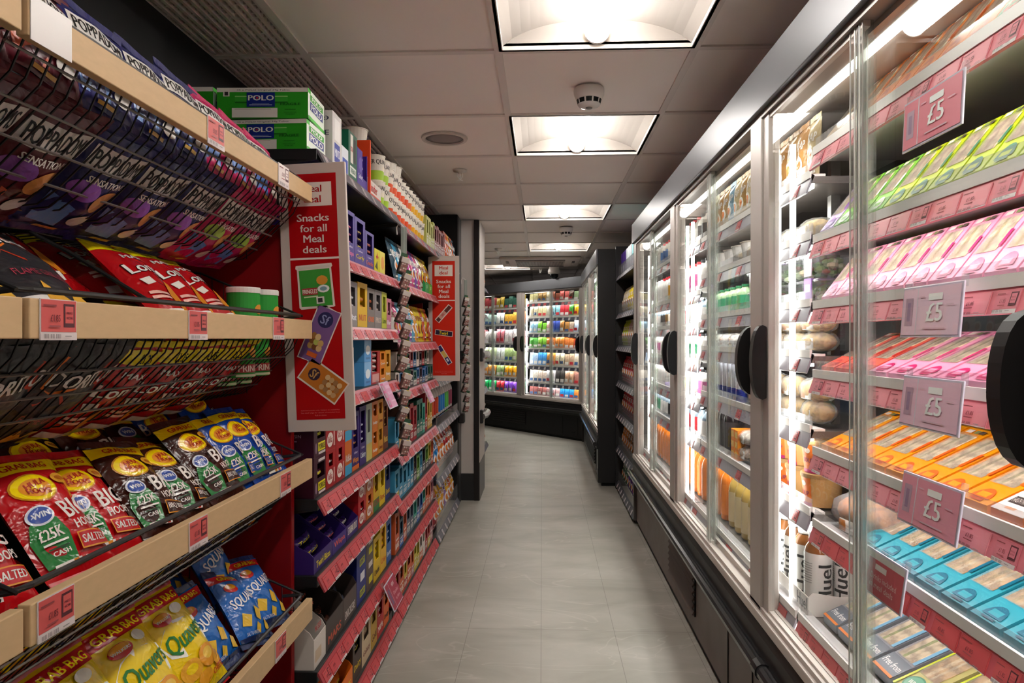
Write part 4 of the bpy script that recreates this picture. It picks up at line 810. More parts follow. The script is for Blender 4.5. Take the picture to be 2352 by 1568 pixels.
# top shelves
def polo_side(): return [('r', 0, 0, 1, 1, '#2f9e24'), ('r', 0, .86, 1, 1, '#e2dcd4'), ('t', '35 x POLO Original 34g Tubes', .22, .89, .8, .95, '#2a2426'), ('r', .07, .72, .14, .9, '#e2dcd4'), ('r', .085, .745, .125, .865, '#3a3432'),
    ('r', .2, .54, .78, .76, '#3aa832'), ('r', .2, .7, .78, .725, '#a8dc88'), ('r', .2, .5, .78, .54, '#1d6a1a'), ('r', .33, .37, .64, .84, '#172a80'), ('t', 'POLO', .345, .58, .63, .75, '#eceadf'), ('e', .445, .664, .012, .03, '#c02020'), ('t', 'FRAGILE', .7, .42, .92, .5, '#145c14'), ('r', .36, .42, .61, .44, '#d8dcec'), ('r', .39, .46, .58, .475, '#7a88c0'),
    ('r', .17, .02, .67, .33, '#e2dcd4'), ('r', .2, .28, .6, .30, '#b8a89c'), ('r', .75, .27, .87, .285, '#145c14'), ('t', 'HANDLE WITH CARE', .74, .16, .88, .2, '#145c14'), ('t', 'STORE DRY', .76, .1, .86, .14, '#145c14')]
PF = [('r', .0, .0, 1, 1, '#dfe8dc'), ('r', 0, .86, .15, 1, '#49b83c'), ('r', .12, .35, .9, .62, '#172a80'), ('t', 'POLO', .18, .38, .84, .58, '#f0f0ec'), ('r', .12, .66, .9, .85, '#2f9e24'), ('t', 'POLO', .2, .68, .8, .82, '#f0f0ec'), ('r', 0, 0, 1, .12, '#49b83c')]
pm = carton(.15, .082, .245, '#2f9e24', PF, 'box', side=polo_side())
zt = 1.69 + .0185
for k in range(2): ob('mint_carton', pm, None, '%s green mints carton, front stack on the top shelf' % ('lower', 'upper')[k], 'box', 'green mints cartons', None, FL.m(1.885, .03, zt + .083 * k, yaw=-1 + 3 * k))
pm2 = carton(.15, .085, .1, '#2f9e24', PF, 'box', side=[('r', 0, 0, 1, 1, '#2f9e24'), ('r', 0, .86, 1, 1, '#e2dcd4'), ('t', 'FRAGILE', .2, .4, .7, .5, '#145c14')])
for k in range(2): ob('mint_carton', pm2, None, '%s green mints carton behind, close to the black wall' % ('lower', 'upper')[k], 'box', 'green mints cartons', None, FL.m(1.885, .29, zt + .086 * k, yaw=2))
carton_row('A', 0, [('white mints box', .09, .16, .2, '#d0ccca', [('r', .2, .1, .8, .45, '#26389c'), ('t', 'MINTS', .25, .2, .75, .35, '#e8e8f0'), ('r', .2, .5, .8, .9, '#e6e4e2')], 'box', dict(side=[('t', '(3.4g)', .5, .82, .95, .9, '#3a3a50'), ('t', 'FRAGILE', .4, .55, .95, .64, '#3a3a50')])),
    ('white and blue mints tray', .07, .085, .2, '#d8dce4', [('r', .1, .1, .9, .6, '#2a48a8')], 'box'), ('dark green mints box', .1, .155, .2, '#155c44', [('r', .15, .12, .85, .3, '#dfe4dc'), ('t', 'TREBOR', .2, .16, .8, .26, '#155c44'), ('r', .2, .36, .5, .95, '#e4ded6'), ('t', 'EXTRA', .22, .6, .48, .7, '#b0202c'), ('r', .55, .4, .8, .9, '#20221f')], 'box'),
    ('purple buttons box', .13, .13, .2, '#4a2f94', [('t', 'Cadbury', .1, .2, .5, .36, '#d8d0e8'), ('e', .3, .6, .16, .2, '#6a52b0')], 'win', dict(win=(.5, .3, .94, .99)), dict(a=('#4a2f94', 'Buttons', '#e0d8f0'), h=.03, d=.05)),
    ('red and white egg box', .2, .07, .14, '#d8cfc8', [('r', 0, 0, 1, .2, '#d8402c'), ('t', 'kinder', .2, .3, .7, .75, '#c8281c'), ('r', .0, .2, .06, 1, '#d8402c')], 'tray', dict(lip=.85))], s=1.975)
for k in range(3):
    mb = MB().lathe([(.001, 0), (.016, .004), (.026, .02), (.027, .032), (.021, .052), (.01, .062), (.001, .064)], None, 18, mats=['#c8281c'] * 3 + ['#e8e2dc'] * 3)
    ob('chocolate_egg', mb.mesh('chocolate_egg', True), None, 'red and white foil chocolate egg, %s in the box on the top shelf' % nth(k), 'chocolate egg', 'chocolate eggs', None, FL.m(2.44 + .056 * k, .06, zt + .02))
ob('card_header', carton(.012, .19, .17, '#d8421c', [('r', 0, 0, 1, 1, '#e8501c')], 'box'), None, 'orange red cardboard side wing of the egg display', 'display card', None, None, FL.m(2.385, .004, zt))
def pot(col, t='QUA', r0=.036, h=.098, plainc='#e2dace'):
    k = ('pot', col, t, h)
    if k not in _CC:
        a = r0 * .78; f = lambda u, v, d: ((a + (r0 - a) * v + d) * math.cos(-pi / 2 + (u - .5) * 2 * pi), (a + (r0 - a) * v + d) * math.sin(-pi / 2 + (u - .5) * 2 * pi), v * h)
        mb = MB().lathe([(a, 0), (a + (r0 - a) * .5, h * .5), (r0, h * .985)], plainc, 22)
        if t: mb.art([('r', 0, .04, 1, .4, col), ('t', t + 'KER', .32, .62, .66, .82, '#3a3430'), ('e', .5, .47, .05, .1, '#e8dcc8')] + ([('t', t + 'KER', .0, .62, .3, .82, '#3a3430'), ('t', t + 'KER', .7, .62, .98, .82, '#3a3430')]), f, curved=22)
        _CC[k] = Prod('porridge_pot', 'porridge pot', mb.mesh('porridge_pot'), [('lid', MB().lathe([(r0 * 1.05, h * .97), (r0 * 1.06, h), (r0 * .98, h * 1.01), (.001, h)], M('#ece4d8', .4), 22).mesh('lid'))])
    return _CC[k]
cols = ['#a8cc3c', '#a8cc3c', '#d8562c', '#d8562c', '#d84a24', '#dd5a2c', '#d84a24', '#dd6a2c', '#e0a41c', '#e0a41c', '#dfae2c', '#dfae2c']
pc = {'#a8cc3c': 'green', '#e0a41c': 'amber', '#dfae2c': 'amber'}
zB = 1.678 + .0185
for i, c in enumerate(cols):
    s = 2.63 + .081 * i; z0 = zt if s < 2.79 else zB
    for lv in range(2):
        pot(c).put(FL.m(s, .045, z0 + .1 * lv, yaw=(i * 37 + lv * 50) % 40 - 20), '%s banded porridge pot, %s along the top shelf, %s of its stack' % (pc.get(c, 'orange'), nth(i), ('bottom', 'top')[lv]), 'porridge pots stacked on the top shelf')
        if i % 2 == 0: pot(c).put(FL.m(s + .03, .13, z0 + .1 * lv), '%s banded porridge pot behind the front row, %s along, %s' % (pc.get(c, 'orange'), nth(i), ('lower', 'upper')[lv]), 'porridge pots stacked on the top shelf')
for i, (s, dd) in enumerate(((2.6, .12), (3.07, .11), (3.14, .10))): pot('#e2dace', '', .05, .09).put(FL.m(s, dd, (zt if s < 2.79 else zB) + .202), 'large plain white pot on top of the stacks, %s from the near end' % nth(i), 'plain pots on top')
mixrow('B', 0, 31, 4, (.14, .17), (.06, .08), ['#c9c86a', '#b8b05c'], ('tea', 'oat'), s=3.6, ref='past the porridge pots', where='top shelf'); NMS.update({'#c9c86a': 'lime', '#b8b05c': 'olive'})
mixrow('C', 0, 32, 5, (.15, .17), (.07, .09), ['#8c3438', '#a04a44', '#7c2c34'], ('cereal', 'oat'), s=3.87, where='top shelf'); NMS.update({'#8c3438': 'maroon', '#a04a44': 'brick', '#7c2c34': 'wine', '#c9c86a': 'lime', '#b8b05c': 'olive'})
pouch_row(FL, 4.38, 1.70, ['#c8582c', '#c8582c', '#d8961c', '#5a3a2c', '#c8582c', '#2c4a5c'], REF['C'], 'top shelf', pitch=.075, h=.17, lean=4, t='NUTS')
# bay C: bottles and sharing bags on its grey shelves
def bottle(col, cap, lab, h=.17, r=.027, key='', body=None, txt=''):
    k = ('bot', col, cap, lab, h, r)
    if k not in _CC:
        bm_ = M(body or col, .15) if not isinstance(body, bpy.types.Material) else body
        f = lambda u, v, d: ((r + .0004 + d) * math.cos(-pi / 2 + (u - .5) * 2 * pi), (r + .0004 + d) * math.sin(-pi / 2 + (u - .5) * 2 * pi), h * v)
        mb = MB().lathe([(r * .9, 0), (r, .006), (r, h * .68), (r * .85, h * .76), (r * .42, h * .88), (r * .42, h * .93)], bm_, 18)
        mb.art([('r', 0, .1, 1, .62, lab)] + ([('t', txt, .3, .3, .7, .44, '#f4f0ec'), ('t', txt, .8, .3, 1.0, .44, '#f4f0ec')] if txt else []), f, curved=18)
        _CC[k] = Prod('drink_bottle', 'bottle', mb.mesh('drink_bottle', True), [('cap', MB().lathe([(r * .48, h * .92), (r * .48, h), (.001, h)], M(cap, .3), 14).mesh('cap'))])
    return _CC[k]
bc = ['#c8502c', '#c03a2c', '#c8502c', '#2a70b8', '#2a7cc0', '#2a70b8', '#4aa848', '#58b04c', '#7a2c4c', '#8a3a50']
bn = ['orange', 'red', 'orange', 'blue', 'bright blue', 'blue', 'green', 'light green', 'plum', 'wine']
for i, c in enumerate(bc):
    for q in range(2): bottle('#d8d0cc', ['#2a2a2e', '#3a70b0'][(i // 3) % 2], c, .19, .028).put(FL.m(3.9 + .088 * i, .05 + .065 * q, .688 + .0485), '%s labelled shake bottle, %s past the small sign, %s' % (bn[i], nth(i), ('front row', 'second row')[q]), 'shake bottles past the small sign')
MB().box(3.86, 4.8, -.004, .002, .69, .75, PLAST).build('clear_shelf_guard', label='clear plastic guard in front of the shake bottles', cat='shelf guard').matrix_basis = FL.m()
BC = [('#1b7ac4', 'Doritos', 'blue'), ('#1b7ac4', 'Doritos', 'blue'), ('#e0751c', 'Doritos', 'orange'), ('#e0751c', 'Doritos', 'orange'), ('#a8141c', 'popchips', 'red'), ('#a8141c', 'popchips', 'red'), ('#b4542c', 'SENSE', 'rust'), ('#b4542c', 'SENSE', 'rust')]
for i, (c, tt, n) in enumerate(BC): pouch(c, '#f0ece6', tt, .15, .2, .03, i).put(FL.m(3.93 + .112 * i, .03, .38 + .045, 10), '%s sharing bag, %s past the small sign' % (n, nth(i)), 'sharing bags past the small sign, upper')
BD = ['#a8202c', '#c8582c', '#e0a41c', '#d8961c', '#8a6aa0', '#e0a41c', '#c8582c', '#e0a41c']
NMS['#e0a41c'] = 'golden'; NMS['#8a6aa0'] = 'lilac'
for i, c in enumerate(BD): pouch(c, '#f0ece6', 'CRISPS', .15, .2, .03, i).put(FL.m(3.93 + .112 * i, .03, .065 + .045, 10), '%s sharing bag on the lowest shelf, %s past the small sign' % (NMS[c], nth(i)), 'sharing bags past the small sign, lowest')
for z, nm in ((.38, 'upper'), (.065, 'lowest')): ob('clear_shelf_guard', MB().box(3.86, 4.8, -.004, .002, z + .02, z + .11, PLAST).mesh('clear_shelf_guard'), None, 'clear plastic guard on the %s sharing bag shelf' % nm, 'shelf guard', None, None, FL.m())
for i, z in enumerate((1.43, 1.19, .95)): pouch_row(FL, 3.93, z + .02, pick(r, 8), REF['C'], '%s shelf' % ('second', 'third', 'fourth')[i], pitch=.11, w=.1, h=.15)
# hanging clip strips with tins
def strip(x, y, z1, n, pitch, lab, col='#3a5a44', tint='#9c8480', amp=0):
    t = empty('clip_strip', lab, 'clip strip', 'hanging clip strips', Matrix.Translation((x, y, z1)))
    L = n * pitch + .12
    MB().tube([(0, 0, -L), (0, .0, -.0)], .003, M('#b9c4bc', .4), 6).tube([(0, 0, 0), (-.02, 0, .015), (-.03, 0, 0), (-.028, 0, -.03)], .003, WHITE, 6).build('strip', t)
    MB().box(-.012, .012, -.001, .001, -.12, -.0, M('#aeb9b2', .4)).build('header', t)
    k = ('tin', tint)
    if k not in _CC:
        mb = MB().box(-.018, .018, -.012, .009, -.06, 0, M('#5c4a46', .3), .003).box(-.018, .018, -.014, .011, -.018, .004, M('#d6cec8', .35), .002).art([('r', .1, .05, .9, .7, '#8c706a')] + [('e', (.22 + .27 * (q % 3) + .05 * (q // 3 % 2)), .14 + .15 * (q // 3), .11, .06, ('#d8b8b4', '#a8605c', '#e4d8d0', '#b88a84', '#9c7a70')[q * 3 % 5]) for q in range(12)], lambda u, v, d: (-.018 + .036 * u, -.0122 - d, -.058 + v * .058))
        mb.box(-.015, .015, .009, .0105, -.068, .02, M(col, .4)).box(-.006, .006, -.013, -.012, .002, .006, M('#e0c41c'))
        _CC[k] = mb.mesh('sweet_pack')
    for i in range(n):
        ob('sweet_pack', _CC[k], None, '%s sweet pack down the %s' % (nth(i), lab.split(',')[0]), 'sweet pack', 'packs on the ' + lab.split(',')[0], None,
           Matrix.Translation((x + .014 + .006 * ((i * 5) % 3 - 1), y - .02, z1 - .13 - pitch * i)) @ Matrix.Rotation(R(16 + (i * 7) % 11), 4, 'Y') @ Matrix.Rotation(R(38), 4, 'Z'))
strip(-.57, 2.80, 1.66, 12, .068, 'clip strip, hanging between the two chocolate bays')
strip(-.545, 4.86, 1.62, 12, .068, 'far clip strip, hanging beside the black end panel', tint='#a0a49c')
# promotional cards on rails
def promo(fr, s, d, z, w, h, lab, ops, yaw=0, roll=0, swing=-24):
    t = empty('promo_card', lab, 'price card', 'hanging promotional cards', fr.m(s, d, z, yaw=yaw) @ Matrix.Rotation(R(swing), 4, 'X') @ Matrix.Rotation(R(roll), 4, 'Y'))
    MB().box(-w / 2, w / 2, -.003, 0, -h, 0, M('#d9cfe0', .15), .001).build('sleeve', t)
    MB().art(ops, lambda u, v, q: (-w / 2 + .004 + u * (w - .008), -.0034 - q, -h + .004 + v * (h - .008))).build('printed_insert', t)
    MB().box(-w / 2 + .004, -w / 2 + .012, -.001, .006, -.008, .012, PLAST).box(w / 2 - .012, w / 2 - .004, -.001, .006, -.008, .012, PLAST).build('clip', t)
PK = '#c55f8c'
PO = [('r', 0, 0, 1, 1, '#dc9cc0'), ('r', 0, 0, .3, 1, '#c85a8a'), ('r', .06, .7, .24, .9, '#a89aa4'), ('r', .06, .4, .24, .6, '#a89aa4'), ('r', .06, .1, .24, .3, '#a89aa4'), ('r', .4, .75, .9, .88, '#e8bcd4'), ('t', 'MEAL DEAL', .4, .5, .9, .62, '#f0d0e4'), ('r', .4, .2, .9, .26, '#eec4da')]
promo(FL, 2.42, -.03, 1.045, .13, .1, 'pink promotion card on the fourth rail before the mint strip', PO)
promo(FL, 3.28, -.03, .985, .13, .1, 'pink promotion card on the rail near the small sign', PO)
promo(FL, 2.5, -.03, .31, .15, .1, 'dark pink NEW promotion card on the seventh rail down', [('r', 0, 0, 1, 1, '#a83c50'), ('r', .28, 0, .3, 1, '#d8b0b8'), ('r', .06, .2, .22, .8, '#7c5a78'), ('t', 'NEW', .5, .72, .75, .86, '#e8c8cc'), ('t', 'Chocolate', .4, .42, .88, .56, '#e0a8b0'), ('t', 'to share', .45, .2, .84, .32, '#e0a8b0')])
# ================= chilled cabinets and what they hold =================
C1 = cabinet(FR, -4.43, .5, [-4.38, -3.135, -1.92, -.80, .45], [-3.82, -2.5, -1.35, -.2], None, 'long glass door cabinet of sandwiches and drinks along the aisle', vent=(.24, .345), flap=2.5)
FF = Frame(.486, 7.97, math.degrees(math.atan2(-.748, .664)))
C2 = cabinet(FF, -2.42, -.0, [-2.37, -1.18, -.03], [-1.77, -.59], None, 'angled glass door cabinet across the far end of the aisle', dark=True, vent=(.28, .56))
FS = Frame(.455, 0, -90)
C3 = cabinet(FS, -7.80, -5.60, [-7.76, -6.7, -5.64], [-7.2, -6.15], None, 'glass door cabinet beyond the snack shelves, meeting the angled one', dark=True)
BAYR = {1: (-1.742, -.56), 2: (-2.94, -1.76), 3: (-4.34, -2.96)}
LV = {1: [1.666, 1.447, 1.283, 1.112, .92, .74, .505], 2: [1.615, 1.46, 1.29, 1.16, .97, .76, .50], 3: [1.615, 1.40, 1.26, 1.10, .93, .76, .50]}
D0 = .09
for b, (a, c) in BAYR.items():
    for i, z in enumerate(LV[b]):
        last = i == len(LV[b]) - 1
        if b == 1: rl, tk, st = ('#e0808c', [TK_RAIL2, TK_PINK, TK_PINK], .075) if i < 5 else ('#cf5a66', [TK_RAIL, TK_PLAIN, TK_PLAIN], .075)
        else: rl, tk, st = '#98939f', [TK_RAIL] if i < 6 else [TK_PLAIN], .26 if b == 2 else .2
        cold_shelf(C1, a, c, z, D0 - (.035 if last else 0), rl, tk, st, .46)
BRD = M('#dccbaa', .7, kind='speck'); BRB = M('#c4a678', .7, kind='speck')
def wedge(col, logo='#d85a8a', deep=False, fill='#8c9c5c', bread=BRD, w=.072, txt='', topc=None, foot=None, style=0):
    k = ('wedge', col, logo, deep, fill, txt, style)
    if k in _CC: return _CC[k]
    y1, z1 = (.165, .1) if deep else (.085, .128)
    pr = [(0, 0), (0, .018), (y1, z1), (y1 + .012, z1), (y1 + .012, 0)]
    m = M(col, .35); mb = MB().prism(pr, -w / 2, w / 2, m)
    L = math.hypot(y1, z1 - .018); ny, nz = -(z1 - .018) / L, y1 / L
    f = lambda u, v, d: (-w / 2 + u * w, v * y1 + ny * d, .018 + v * (z1 - .018) + nz * d)
    v0 = .3 if deep else .34
    ops = [('r', .1, v0, .82, .86, bread), ('r', .3, v0, .42, .86, M(fill, .6, 0, 'speck')), ('r', .52, v0, .6, .86, M('#d8c8a4', .6, 0, 'speck'))]
    if style == 0:
        n = 10; ops += [('p', [(.5 + .3 * math.cos(pi * q / n), .06 + (.2 if not deep else .15) * math.sin(pi * q / n)) for q in range(n + 1)], logo), ('r', .33, .08, .67, .15, col), ('r', .3, .02, .7, .05, logo),
                        ('r', .15, .9, .4, .96, '#e8ddd4'), ('r', .5, .9, .66, .96, '#7c8c5c'), ('r', .7, .9, .88, .96, '#5a5048'), ('r', .84, v0 + .05, .95, v0 + .3, logo)]
    elif style == 1:
        ops += [('r', 0, 0, 1, .3, '#eae6e0'), ('r', .12, .12, .85, .22, '#3a3634'), ('t', 'HIGH PROTEIN', .16, .14, .81, .2, '#e8e4dc'), ('r', .3, .04, .6, .07, '#e8b088')]
    elif style == 2:
        ops += [('r', 0, 0, 1, .27, '#66707c'), ('t', txt, .08, .1, .92, .19, '#e8e8e8'), ('r', 0, 0, 1, .035, foot or '#e07a2c'), ('r', .84, v0, .97, .86, '#7cb4d4')]
    else:
        ops += [('e', .45, .14, .34, .12, '#3c8a6a'), ('e', .45, .14, .29, .10, '#5fa888'), ('t', 'WRAP', .25, .11, .65, .17, '#dfeee4'), ('r', 0, 0, .08, .9, '#c8d840')]
    mb.art(ops, f, base=.0006, rough=.3)
    win = MB().add([f(.08, v0 - .02, .003), f(.84, v0 - .02, .003), f(.84, .88, .003), f(.08, .88, .003)], [(0, 1, 2, 3)], WRAP)
    _CC[k] = Prod('sandwich_pack', 'sandwich', mb.mesh('sandwich_pack'), [('film_window', win.mesh('film_window'))], (w, y1, z1)); return _CC[k]
def wedges(b, i, kinds, s, pitch=.079, d=.012, desc='', grp='', rows=1, extra=0):
    z = LV[b][i] + .0025
    for k, kd in enumerate(kinds):
        args, nm = kd
        for q in range(rows):
            p = wedge(**args)
            p.put(FR.m(s + pitch * k, D0 + d - (.02 if i == 6 else 0) + q * (p.size[1] + .018), z), '%s sandwich pack, %s from the far end of the %s shelf%s' % (nm, nth(k), nth(i), '' if q == 0 else ', rear row'), grp or '%s shelf sandwiches' % nth(i))
SA = -1.70
AMB, PNK, SAL, TEA, LIM, ORG = ('#f09c10', '#ea9cbc', '#e8604e', '#2f9cae', '#b4cc18', '#f0860c')
wedges(1, 0, [(dict(col='#b08850', logo='#c8a878', fill='#8c5a3c'), 'brown')] + [(dict(col=ORG, logo='#c04a1c', fill='#a86c3c'), 'orange')] * 7 + [(dict(col='#2f8a4c', logo='#d84a2c', fill='#8c5a3c'), 'green')] * 2 + [(dict(col='#c44a3c', logo='#e8d8c8'), 'red')] * 3, SA + .02)
wedges(1, 1, [(dict(col='#c3a8d8', logo='#8a3ab0', fill='#d8c89c'), 'lilac')] + [(dict(col='#7cc43c', logo='#e8f0dc', fill='#c8a48c'), 'green')] * 3 + [(dict(col=LIM, logo='#2f7a5c', fill='#c0a890'), 'lime')] * 10, SA)
wedges(1, 2, [(dict(col=PNK, logo='#b8286c', fill='#a89c54'), 'pink')] * 14, SA + .01, .078)
wedges(1, 3, [(dict(col=SAL, logo='#c0282c', deep=True, fill='#9c6c4c'), 'coral')] * 3 + [(dict(col=PNK, logo='#c8286c', deep=True, fill='#8c8c5c'), 'light pink')] * 10 + [(dict(col=AMB, logo='#d85a1c', deep=True), 'amber')], SA + .01, .082)
wedges(1, 4, [(dict(col=AMB, logo='#e0641c', deep=True, fill='#a0a078'), 'amber')] * 8 + [(dict(col='#e87a1c', logo='#3a3634', deep=True, fill='#7c8c4c', style=1), 'white footed')] * 5, SA + .01, .08)
wedges(1, 5, [(dict(col=TEA, logo='#166a84', deep=True, fill='#9c8c5c', bread=BRB), 'teal')] * 13, SA + .2, .08)
wedges(1, 6, [(dict(col='#8a9098', logo='', deep=True, style=2, txt='Free from', foot='#e07a2c', bread=BRD), 'grey banded')] * 2 + [(dict(col='#8a9098', logo='', deep=True, style=2, txt='Free from', foot='#4cc43c', bread=BRD), 'grey and green banded')] * 2 + [(dict(col='#bcb878', logo='', deep=True, style=3, fill='#d8c49c', bread=BRB), 'round labelled lime')] * 10, SA + .03, .083, d=.03)
# wrapped rolls, salads, tubs
def roll(seed=0, c='#c8a468', w=.14, h=.06, d=.085):
    k = ('roll', seed, c, w, h)
    if k not in _CC:
        rr = random.Random(seed); ph = rr.uniform(0, 6)
        def g(sc, wob):
            def f(a, t):
                e = math.sin(pi * a) ** .4 if .001 < a < .999 else 0; x = (a - .5) * w * sc
                r_ = 1 + wob * math.sin(7 * t * 2 * pi + ph + 9 * a)
                return (x, d / 2 + d / 2 * e * sc * r_ * math.cos(2 * pi * t), h / 2 + h / 2 * e * sc * r_ * math.sin(2 * pi * t))
            return f
        a, b = g(.86, .02), g(1.0, .05)
        body = MB().surf(a, 12, 14, M(c, .7, 0, 'speck')); film = MB().surf(b, 14, 22, WRAP)
        film.box(-.03, .03, .01, .012, .012, .04, M('#e8e4e0', .4)).box(-.03, -.006, .0085, .0115, .014, .038, M('#a86a2c', .4))
        _CC[k] = Prod('wrapped_roll', 'wrapped roll', body.mesh('wrapped_roll', True), [('film', film.mesh('film', True))])
    return _CC[k]
def salad(seed=0, lab='#b080d0', w=.11):
    k = ('salad', seed, lab)
    if k not in _CC:
        rr = random.Random(seed); mb = MB()
        for q in range(26):
            x, y, z, r_ = rr.uniform(-.035, .035), rr.uniform(.02, .085), rr.uniform(.014, .048), rr.uniform(.008, .014)
            mb.lathe([(.001, z - r_ * .8), (r_, z - r_ * .3), (r_, z + r_ * .3), (.001, z + r_ * .8)], rr.choice(['#5a7a3a', '#7c9a50', '#476a34', '#b8c49a', '#8c5a44', '#c8b890', '#6a8c4c']), 6, (x, y))
        tub = MB().prism([(-.042, .004), (.042, .004), (.052, .056), (-.052, .056)], .006, .1, PLAST, 'y')
        lid = MB().box(-.055, .055, .0, .106, .055, .063, PLAST, .002)
        bnd = MB().box(-.02, .02, -.003, .0, .006, .066, M(lab, .4)).box(-.02, .02, -.003, .06, .0635, .0645, M(lab, .4)).box(-.014, .014, -.0036, -.003, .03, .05, M('#efe8f4', .4))
        _CC[k] = Prod('salad_tub', 'salad tub', mb.mesh('salad_tub'), [('clear_tub', tub.mesh('clear_tub')), ('clear_lid', lid.mesh('clear_lid')), ('card_band', bnd.mesh('card_band'))])
    return _CC[k]
def place_stack(p, b, i, ss, lv, h, d=.02, nm='', jit=5, grp='', dz=0, rows=1, ey=.1):
    r2 = random.Random(int(abs(ss[0]) * 100) + i); z = LV[b][i] + .0025
    for k, s in enumerate(ss):
        for q in range(lv):
            for rw in range(rows):
                pp = p[(k + q) % len(p)] if isinstance(p, list) else p
                pp.put(FR.m(s, D0 + d + rw * ey, z + dz + q * h, yaw=r2.uniform(-jit, jit)), trim('%s, %s along the %s shelf of the %s bay%s%s' % (nm, nth(k), nth(i), {1: 'nearest', 2: 'middle', 3: 'far'}[b], '' if lv == 1 else ', layer %s' % ('one', 'two', 'three')[q], '' if rows == 1 else (', front' if rw == 0 else ', rear'))), grp or '%s in the %s shelf' % (nm, nth(i)))
SAL3 = [salad(1), salad(2, '#e6dcea'), salad(3, '#cfd8c0')]
place_stack(SAL3, 1, 2, [-1.665], 1, .066, .015, 'clear salad tub') if 0 else None
place_stack(SAL3, 2, 2, [-1.83, -1.95, -2.07, -2.19, -2.31], 2, .0655, .02, 'clear salad tub with card band')
place_stack([roll(1), roll(2, '#d8bc84'), roll(3, '#b89058')], 2, 3, [-1.85, -2.0, -2.15, -2.3], 2, .05, .015, 'film wrapped roll')
place_stack([roll(4, '#c09a5c', .15, .07), roll(5, '#caa468', .15, .07)], 2, 4, [-1.86, -2.02, -2.18, -2.34], 2, .055, .015, 'large film wrapped roll')
place_stack([roll(2, '#d8bc84'), roll(6, '#c8b490')], 2, 1, [-1.86, -2.02, -2.18, -2.34, -2.5], 1, .05, .01, 'small film wrapped wrap')
pouch_row(FR, -2.9, 1.6155, ['#b08850', '#c8b48c', '#a87a44', '#b08850', '#7aa0b8', '#c8b48c', '#b08850', '#c8b48c', '#c9b83c', '#b08850', '#c8b48c', '#a87a44', '#b08850', '#a87a44', '#c8b48c'], 'from the far end', 'top middle bay shelf', pitch=.077, w=.075, h=.15, lean=2, d=D0 + .03, t='WRAP') if not NMS.update({'#b08850': 'tan', '#c8b48c': 'sand', '#a87a44': 'caramel', '#7aa0b8': 'pale blue'}) else 0
big = roll(8, '#a8713c', .24, .1, .16)
big.put(FR.m(-1.60, D0 + .01, LV[1][5] + .003, yaw=8), 'large brown bag of pastries beside the teal sandwiches', 'pastry bags'); big.put(FR.m(-1.6, D0 + .2, LV[1][5] + .003, yaw=-6), 'large brown bag of pastries behind the first one', 'pastry bags')
def tub(orange='#e0742c'):
    k = 'kraft'
    if k not in _CC:
        mb = MB().lathe([(.043, 0), (.047, .035), (.052, .078)], M('#c49a62', .6), 28).lathe([(.0535, .074), (.054, .078), (.054, .084), (.050, .086), (.001, .086)], M('#a88456', .6), 28)
        f = lambda u, v, d: ((.0435 + .0085 * v + d) * math.cos(-pi / 2 + (u - .5) * 2 * pi), (.0435 + .0085 * v + d) * math.sin(-pi / 2 + (u - .5) * 2 * pi), v * .078)
        mb.art([('r', .44, .0, .6, 1, orange), ('e', .52, .75, .03, .09, '#e8d8c4'), ('t', 'SOUP', .46, .35, .58, .5, '#8c2c5a'), ('r', .44, .0, .6, .12, '#b0306c')], f, curved=28)
        _CC[k] = Prod('soup_tub', 'soup tub', mb.mesh('soup_tub'))
    return _CC[k]
place_stack(tub(), 2, 5, [-1.84, -1.955, -2.07, -2.185], 2, .087, .06, 'brown card soup tub', jit=30, rows=1)
# Huel bottles in their card tray
def huel():
    if 'huel' not in _CC:
        r0, H_ = .033, .2; f = lambda u, v, d: ((r0 + .0005 + d) * math.cos(-pi / 2 + (u - .5) * 2 * pi), (r0 + .0005 + d) * math.sin(-pi / 2 + (u - .5) * 2 * pi), v * H_)
        mb = MB().lathe([(r0 * .92, 0), (r0, .006), (r0, .15), (r0 * .9, .163), (.02, .178), (.019, .182)], None, 26, mats=[M('#c9c7c3', .3)] * 2 + [M('#7a4a22', .12)] * 3)
        mb.art([('r', 0, .02, 1, .74, '#cbc9c5')], f, curved=26)
        # the word runs up the bottle
        for off in (0.06, .56):
            g = lambda u, v, d, off=off: f(off + .2 * (1 - v), .12 + .5 * u, d)
            mb.art([('t', 'Huel', 0, .1, 1, .95, '#2a2a2c')], g, curved=6, base=.0012)
        mb.art([('r', .36, .62 - .03 * q, .5, .63 - .03 * q, '#8e8c8a') for q in range(9)] + [('r', .84, .62 - .03 * q, .98, .63 - .03 * q, '#8e8c8a') for q in range(9)], f, curved=20, base=.0012)
        _CC['huel'] = Prod('drink_bottle', 'bottle', mb.mesh('drink_bottle', True), [('cap', MB().lathe([(.0215, .178), (.0225, .182), (.0225, .2), (.02, .204), (.001, .204)], M('#ecebe8', .35), 24).mesh('cap')), ('neck_ring', MB().lathe([(.0222, .172), (.0222, .177)], M('#4a3a2c', .3), 20).mesh('neck_ring'))])
    return _CC['huel']
z = LV[2][6]
for k in range(6):
    for q in range(2): huel().put(FR.m(-2.16 + .074 * k, D0 + .03 + .075 * q, z + .004, yaw=[-35, -20, 5, -30, 0, 45][(k + 2 * q) % 6]), 'white labelled brown bottle with white cap, %s from the drinks side, %s row' % (nth(k), ('front', 'back')[q]), 'white capped bottles in the card tray')
ob('card_tray', carton(.46, .05, .17, '#e4ded8', [('t', 'Huel', .84, .2, .98, .85, '#2a2a2c'), ('t', 'Huel', .4, .2, .54, .85, '#2a2a2c')], 'tray', lip=.95, inner='#cfc8bc'), None, 'white card tray around the feet of the bottles', 'card tray', None, None, FR.m(-1.975, D0 - .012, z + .0022))
